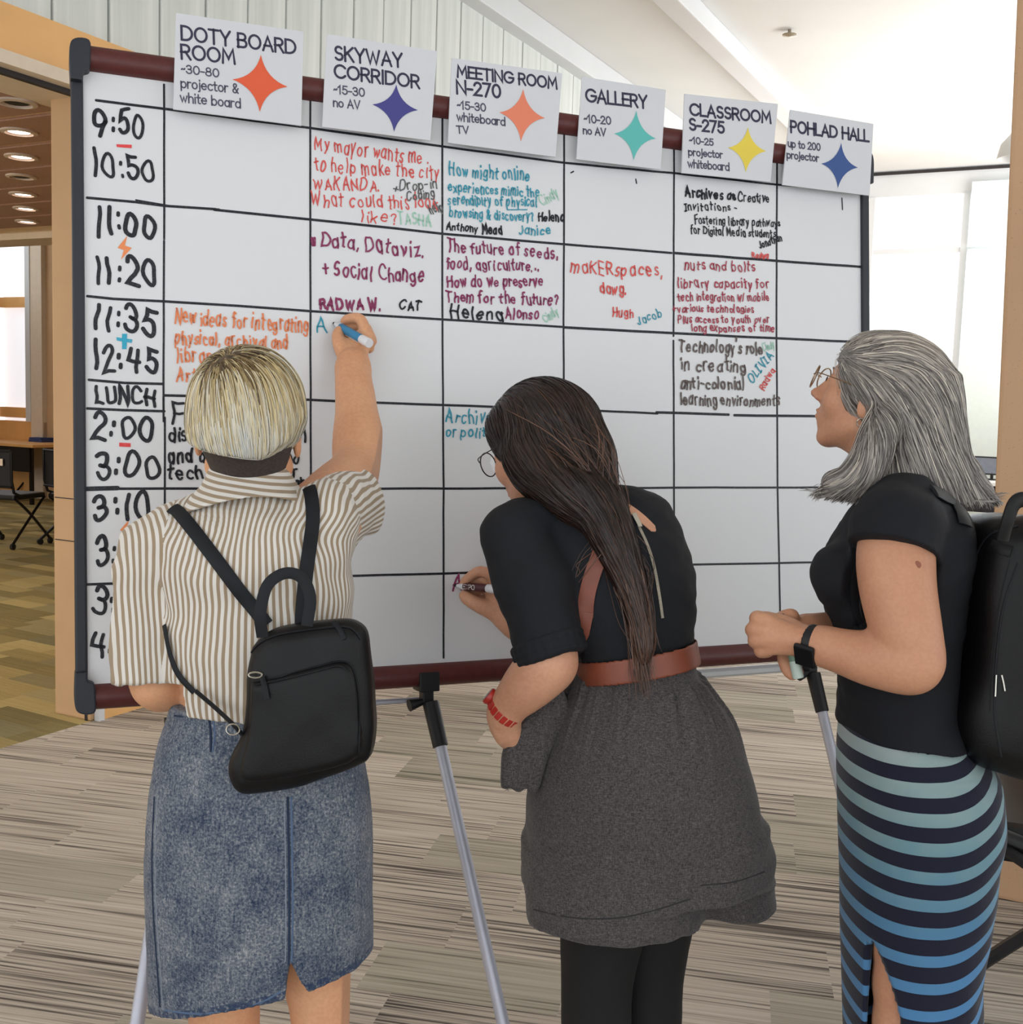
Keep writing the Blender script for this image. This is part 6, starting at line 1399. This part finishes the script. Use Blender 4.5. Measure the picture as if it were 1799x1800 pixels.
def cutT(X, Y, Z): return np.maximum(-((X-tc[0])*tn[0]+(Y-tc[1])*tn[1]+(Z-tc[2])*tn[2]), np.sqrt((X-tc[0])**2+(Y-(tc[1]-.012))**2)-.082)
f.op(cutT, tc-[.1, .1, .12], tc+[.1, .1, .06], 0, 'sub')
f.chain([(Pn(1590, 925, 2.08), .07), (Pn(1585, 985, 2.11), .066)], .03)
s = Soft(f); s.folds(.004, (7, 7, 9), 61); s.folds(.003, (14, 14, 34), 62, axes=[(.8, 0, .5), (0, 1, 0), (-.5, 0, .8)])
m_tee = mat('black_cotton', (12, 14, 22), .9, var=.08, bump=.25, bscale=600, bdist=.001)
tee = s.build('black_tee', m_tee, p3, label='black short-sleeved tee'); bvtee = bvh_of(tee)
# ---- smart watch
wr = Pn(1430, 1131, 1.843); wa = nrm(Pn(1428, 1130, 1.845)-Pn(1470, 1142, 1.82)); wx = nrm(np.cross(wa, [0, 0, 1])); wx = wx if wx[1] < 0 else -wx; wy = nrm(np.cross(wa, wx))
w_ = empty('smartwatch', Vector(wr.tolist()), 'black square smartwatch on the near wrist of the grey-haired person', 'watch')
f = Field(wr-[.06, .06, .06], wr+[.06, .06, .06], .0022); f.cone(wr-wa*.010, wr+wa*.010, .0315, .0308, 0); f.cone(wr-wa*.04, wr+wa*.04, .0285, .0275, 0, 'sub')
f.plane(wr+wa*.0105, wa); f.plane(wr-wa*.0105, -wa); Soft(f).build('watch_band', m_blk, w_)
xo = nrm(wx*.80-np.array([0, 0, 1])*.55-np.array([.25, 0, 0])); xo = nrm(xo-np.dot(xo, wa)*wa); c = wr+xo*.0325; yo = np.cross(wa, xo)
M = Matrix.Translation(Vector(c.tolist())) @ Matrix((Vector(wa.tolist()), Vector(yo.tolist()), Vector(xo.tolist()))).transposed().to_4x4()
MB().box((-.018, -.0215, -.005), (.018, .0215, .0045), M).build('watch_case', m_blk, w_, bevel=.005)
MB().box((-.0155, -.019, .0042), (.0155, .019, .0052), M).build('watch_screen', mat('black_glass', (8, 8, 12), .08), w_, bevel=.0004)
# ---- grey hair
f = Field(Pn(1430, 915, 1.75)-[.05, .08, .04], Pn(1760, 545, 2.15)+[.05, .08, .05], .0034); R3 = H3.R
f.ell(H3(0, -.014, .036), (.0885, .108, .094), R3, .01); f.ell(H3(0, .045, .06), (.074, .045, .045), R3, .02)
# falling back of the hair, both sides, as a curved curtain
f.loft([KR(1505, 1725, 872, 1.985, .085), KR(1520, 1704, 835, 1.985, .092), KR(1535, 1690, 785, 1.99, .094), KR(1532, 1682, 730, 1.99, .092), KR(1520, 1668, 670, 1.99, .085)], UPW, CX, .03, p=2.3)
f.chain([(Pn(1700, 845, 1.96), .03), (Pn(1728, 862, 1.95), .012)], .02)
f.chain([(Pn(1562, 720, 1.93), .02), (Pn(1545, 765, 1.90), .024), (Pn(1520, 825, 1.895), .024), (Pn(1485, 850, 1.9), .016), (Pn(1460, 846, 1.905), .007)], .015)
f.ell(H3(0, .115, -.035), (.085, .085, .085), R3, .012, 'sub'); f.ell(H3(0, .06, -.10), (.075, .07, .06), R3, .01, 'sub')
f.ell(H3(-.088, .012, -.030), (.026, .020, .022), R3, .006, 'sub')
# ragged lower hem
s = Soft(f)
low = np.clip((Pn(1600, 880, 1.95)[2]+.05-s.V[:, 2])/.05, 0, 1); s.V[:, 2] += low*vnoise(s.V*np.array([60, 60, 0]), 3)*.012
m_h3b = mat('grey_hair_base', (134, 128, 122), .8, var=.2, scale=40)
hair3 = s.build('hair_mass', m_h3b, p3, label='shoulder-length silver grey hair')
g3 = [((1490, 605, 1.93), (1580, 600, 1.93)), ((1500, 620, 1.9), (1580, 640, 1.9)), ((1480, 640, 1.9), (1510, 700, 1.89)), ((1510, 650, 1.89), (1560, 730, 1.89)), ((1560, 600, 1.9), (1640, 640, 1.9)), ((1600, 620, 1.9), (1660, 700, 1.89)), ((1570, 660, 1.89), (1630, 760, 1.89)), ((1550, 730, 1.89), (1600, 810, 1.89)),
      ((1640, 700, 1.89), (1670, 790, 1.89)), ((1600, 780, 1.89), (1630, 860, 1.89)), ((1670, 780, 1.9), (1700, 850, 1.92)), ((1650, 830, 1.89), (1680, 890, 1.89)), ((1700, 845, 1.95), (1745, 866, 1.95)), ((1535, 760, 1.89), (1530, 810, 1.88)), ((1525, 815, 1.88), (1500, 848, 1.89)), ((1500, 846, 1.89), (1455, 848, 1.9)), ((1560, 800, 1.88), (1560, 860, 1.88)),
      ((1660, 620, 2.0), (1690, 700, 2.0)), ((1690, 720, 2.0), (1700, 800, 2.0)), ((1540, 562, 2.0), (1620, 580, 2.0))]
zcut = Pn(1600, 862, 1.9)[2]
P_, r_ = comb(f, 14000, guide_field([(Pn(*a), Pn(*b)) for a, b in g3]), .14, 9, (.0004, .0009), .006, 13, jit=.22, freefn=lambda p, t: np.clip((zcut+.01-p[:, 2])/.015, 0, 1), slow=lambda p: np.clip(1-(zcut+.02-p[:, 2])/.05, .12, 1))
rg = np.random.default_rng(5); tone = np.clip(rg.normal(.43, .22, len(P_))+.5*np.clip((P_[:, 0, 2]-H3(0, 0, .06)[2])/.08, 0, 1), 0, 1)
m_h3 = hair_mat('grey_strands', [(0, lin((84, 79, 78))), (.3, lin((128, 121, 117))), (.6, lin((172, 164, 157))), (1, lin((226, 214, 198)))], .4)
strands_mesh('hair_strands', P_, r_, m_h3, hair3, tone, field=f)['kind'] = 'stuff'
# ---- black leather backpack on her back, partly outside the frame
b3c = Pn(1800, 1130, 1.86)
bp3 = empty('backpack', Vector(b3c.tolist()), 'large black leather backpack on the back of the grey-haired person', 'backpack')
opx = [(1712, 965), (1722, 935), (1742, 915), (1775, 905), (1830, 905), (1880, 930), (1905, 990), (1915, 1150), (1905, 1300), (1860, 1352), (1800, 1364), (1740, 1352), (1700, 1338), (1680, 1305), (1678, 1250), (1690, 1190), (1700, 1100), (1706, 1020)]
poly = [((Pn(x, y, 1.86)-b3c) @ BX, (Pn(x, y, 1.86)-b3c) @ BY) for x, y in spline(opx+[opx[0]], 3)[:-1]]
f = Field(b3c-[.17, .21, .27], b3c+[.17, .21, .27], .0042); f.prism(poly, b3c+CY*.05, BX, BY, BN, .125, .045, bulge=.01); s = Soft(f); s.folds(.003, (9, 9, 9), 71)
bb = s.build('bag_body', m_black_leather, bp3); bvq = bvh_of(bb)
for pp, nm, rr_ in (([(1712, 1000), (1722, 965), (1745, 938), (1790, 925)], 'piping', .0022), ([(1790, 990), (1765, 1060), (1752, 1150), (1748, 1250), (1760, 1330)], 'piping', .002), ([(1775, 985), (1757, 1060), (1744, 1150), (1740, 1250)], 'stitching', .0009)):
    P, Nr = drape(bvq, pp, .001, 8)
    if len(P) > 3: MB().tube(P, rr_, 6, up=Nr, flat=.7).build(nm, m_strapl, bp3, True)
for pp in ([(1752, 1186), (1751, 1205), (1750, 1224)], [(1761, 1186), (1764, 1200), (1766, 1214)]):
    P, Nr = drape(bvq, pp, .003, 4)
    if len(P) > 2: MB().tube(P, .0018, 6).build('zip_pull', m_silver, bp3, True)
hp = [Pn(1762, 950, 1.722), Pn(1772, 915, 1.715), Pn(1783, 886, 1.715), Pn(1800, 878, 1.72), Pn(1822, 890, 1.725), Pn(1830, 930, 1.73)]
MB().tube([Vector(q) for q in spline(hp, 5)], .0125, 10, flat=.4, up=Vector((-CY+BX*.4).tolist())).build('carry_handle', m_black_leather, bp3, True)
P, Nr = drape(bvq, [(1745, 958), (1762, 966), (1778, 970)], .003, 4)
if len(P) > 2: MB().tube(P, .010, 8, flat=.35, up=Nr).build('handle_patch', m_black_leather, bp3, True)
for dz in (-.06, .16):
    P = [Pn(1712, 955, 1.86+dz), Pn(1700, 905, 1.86+dz), Pn(1660, 872, 1.87+dz), Pn(1600, 868, 1.88+dz)]
    if dz < 0:
        strap(bvtee, [(1640, 866), (1664, 876), (1680, 890), (1690, 908), (1694, 925)], .030, .006, 'shoulder_strap', m_strapl, bp3, .004)
    else: MB().tube([Vector(q) for q in spline(P, 4)], .017, 8, flat=.25, up=Vector((0, 0, 1))).build('shoulder_strap', m_strapl, bp3, True)
strap(bvtee, [(1512, 985), (1502, 1020), (1504, 1060), (1520, 1100), (1545, 1130)], .022, .005, 'front_strap', m_strapl, bp3, .004)
# sunglasses hooked on the front strap
sg = empty('sunglasses', pix(1524, 1070, 1.80), 'dark folded sunglasses hanging at the front of the black tee', 'sunglasses')
P, Nr = drape(bvtee, [(1512, 1040), (1508, 1062), (1514, 1090), (1526, 1108), (1545, 1116)], .006, 5)
if len(P) > 3: MB().tube(P, .0016, 6).build('rim', m_blk, sg, True)
P, Nr = drape(bvtee, [(1512, 1042), (1524, 1034), (1534, 1046), (1534, 1070)], .008, 5)
if len(P) > 3: MB().tube(P, .0016, 6).build('temple_arm', m_blk, sg, True)
P, Nr = drape(bvtee, [(1518, 1046), (1520, 1070), (1526, 1094)], .005, 4)
if len(P) > 2: MB().tube(P, .009, 10, flat=.15, up=Nr).build('lens', mat('smoked_lens', (16, 16, 20), .1), sg, True)
# green-capped marker between her hands
tp3 = pix(1392, 1140, 1.90); mk3, MM, LL = marker('marker', pix(1376, 1078, 1.895), pix(1404, 1192, 1.885), ('pale_green_label', (120, 150, 130)), 'pale marker held upright between the two hands of the grey-haired person', (190, 206, 196))
# ---- black mesh office chair behind her
ch = floor_at(1830, 1790, 0.0)
r = empty('office_chair', (0, 0, 0), 'black mesh-backed office chair at the right edge behind the backpack', 'chair')
m_meshb = mat('grey_black_mesh', (46, 46, 50), .8, bump=.8, bscale=1400)
MB().box((-.25, -.24, .44), (.25, .25, .50)).build('seat', m_black_leather, r, bevel=.025, local=True)
for i in range(1):
    MB().box((-.24, -.015, .56), (.24, .012, 1.0), Matrix.Translation((0, .27, 0))).build('backrest', m_meshb, r, bevel=.008, local=True)
for sx in (-1, 1):
    MB().tube(spline([(sx*.27, .27, .98), (sx*.275, .27, .7), (sx*.27, .2, .5), (sx*.25, -.1, .43)], 6), .017, 8, flat=.7).build('back_frame', m_blk, r, True, local=True)
    MB().tube(spline([(sx*.25, .18, .46), (sx*.27, -.02, .34), (sx*.29, -.22, .14), (sx*.30, -.30, .05)], 6), .016, 8).build('leg', m_blk, r, True, local=True)
    MB().tube(spline([(sx*.25, -.18, .44), (sx*.27, .02, .32), (sx*.29, .24, .12), (sx*.30, .30, .05)], 6), .016, 8).build('leg', m_blk, r, True, local=True)
    for yy in (-.30, .30): MB().lathe([(0, -.012), (.028, -.012), (.028, .012), (0, .012)], 12, Matrix.Translation((sx*.30, yy, .029)) @ Matrix.Rotation(PI/2, 4, 'Y')).build('caster', m_blk, r, local=True)
MB().box((-.22, -.2, .40), (.22, .2, .44)).build('seat_pan', m_blk, r, bevel=.008, local=True)
cpos = pix(1872, 1445, 2.8); r.location = (cpos.x, cpos.y, 0); r.rotation_euler = (0, 0, math.radians(70))
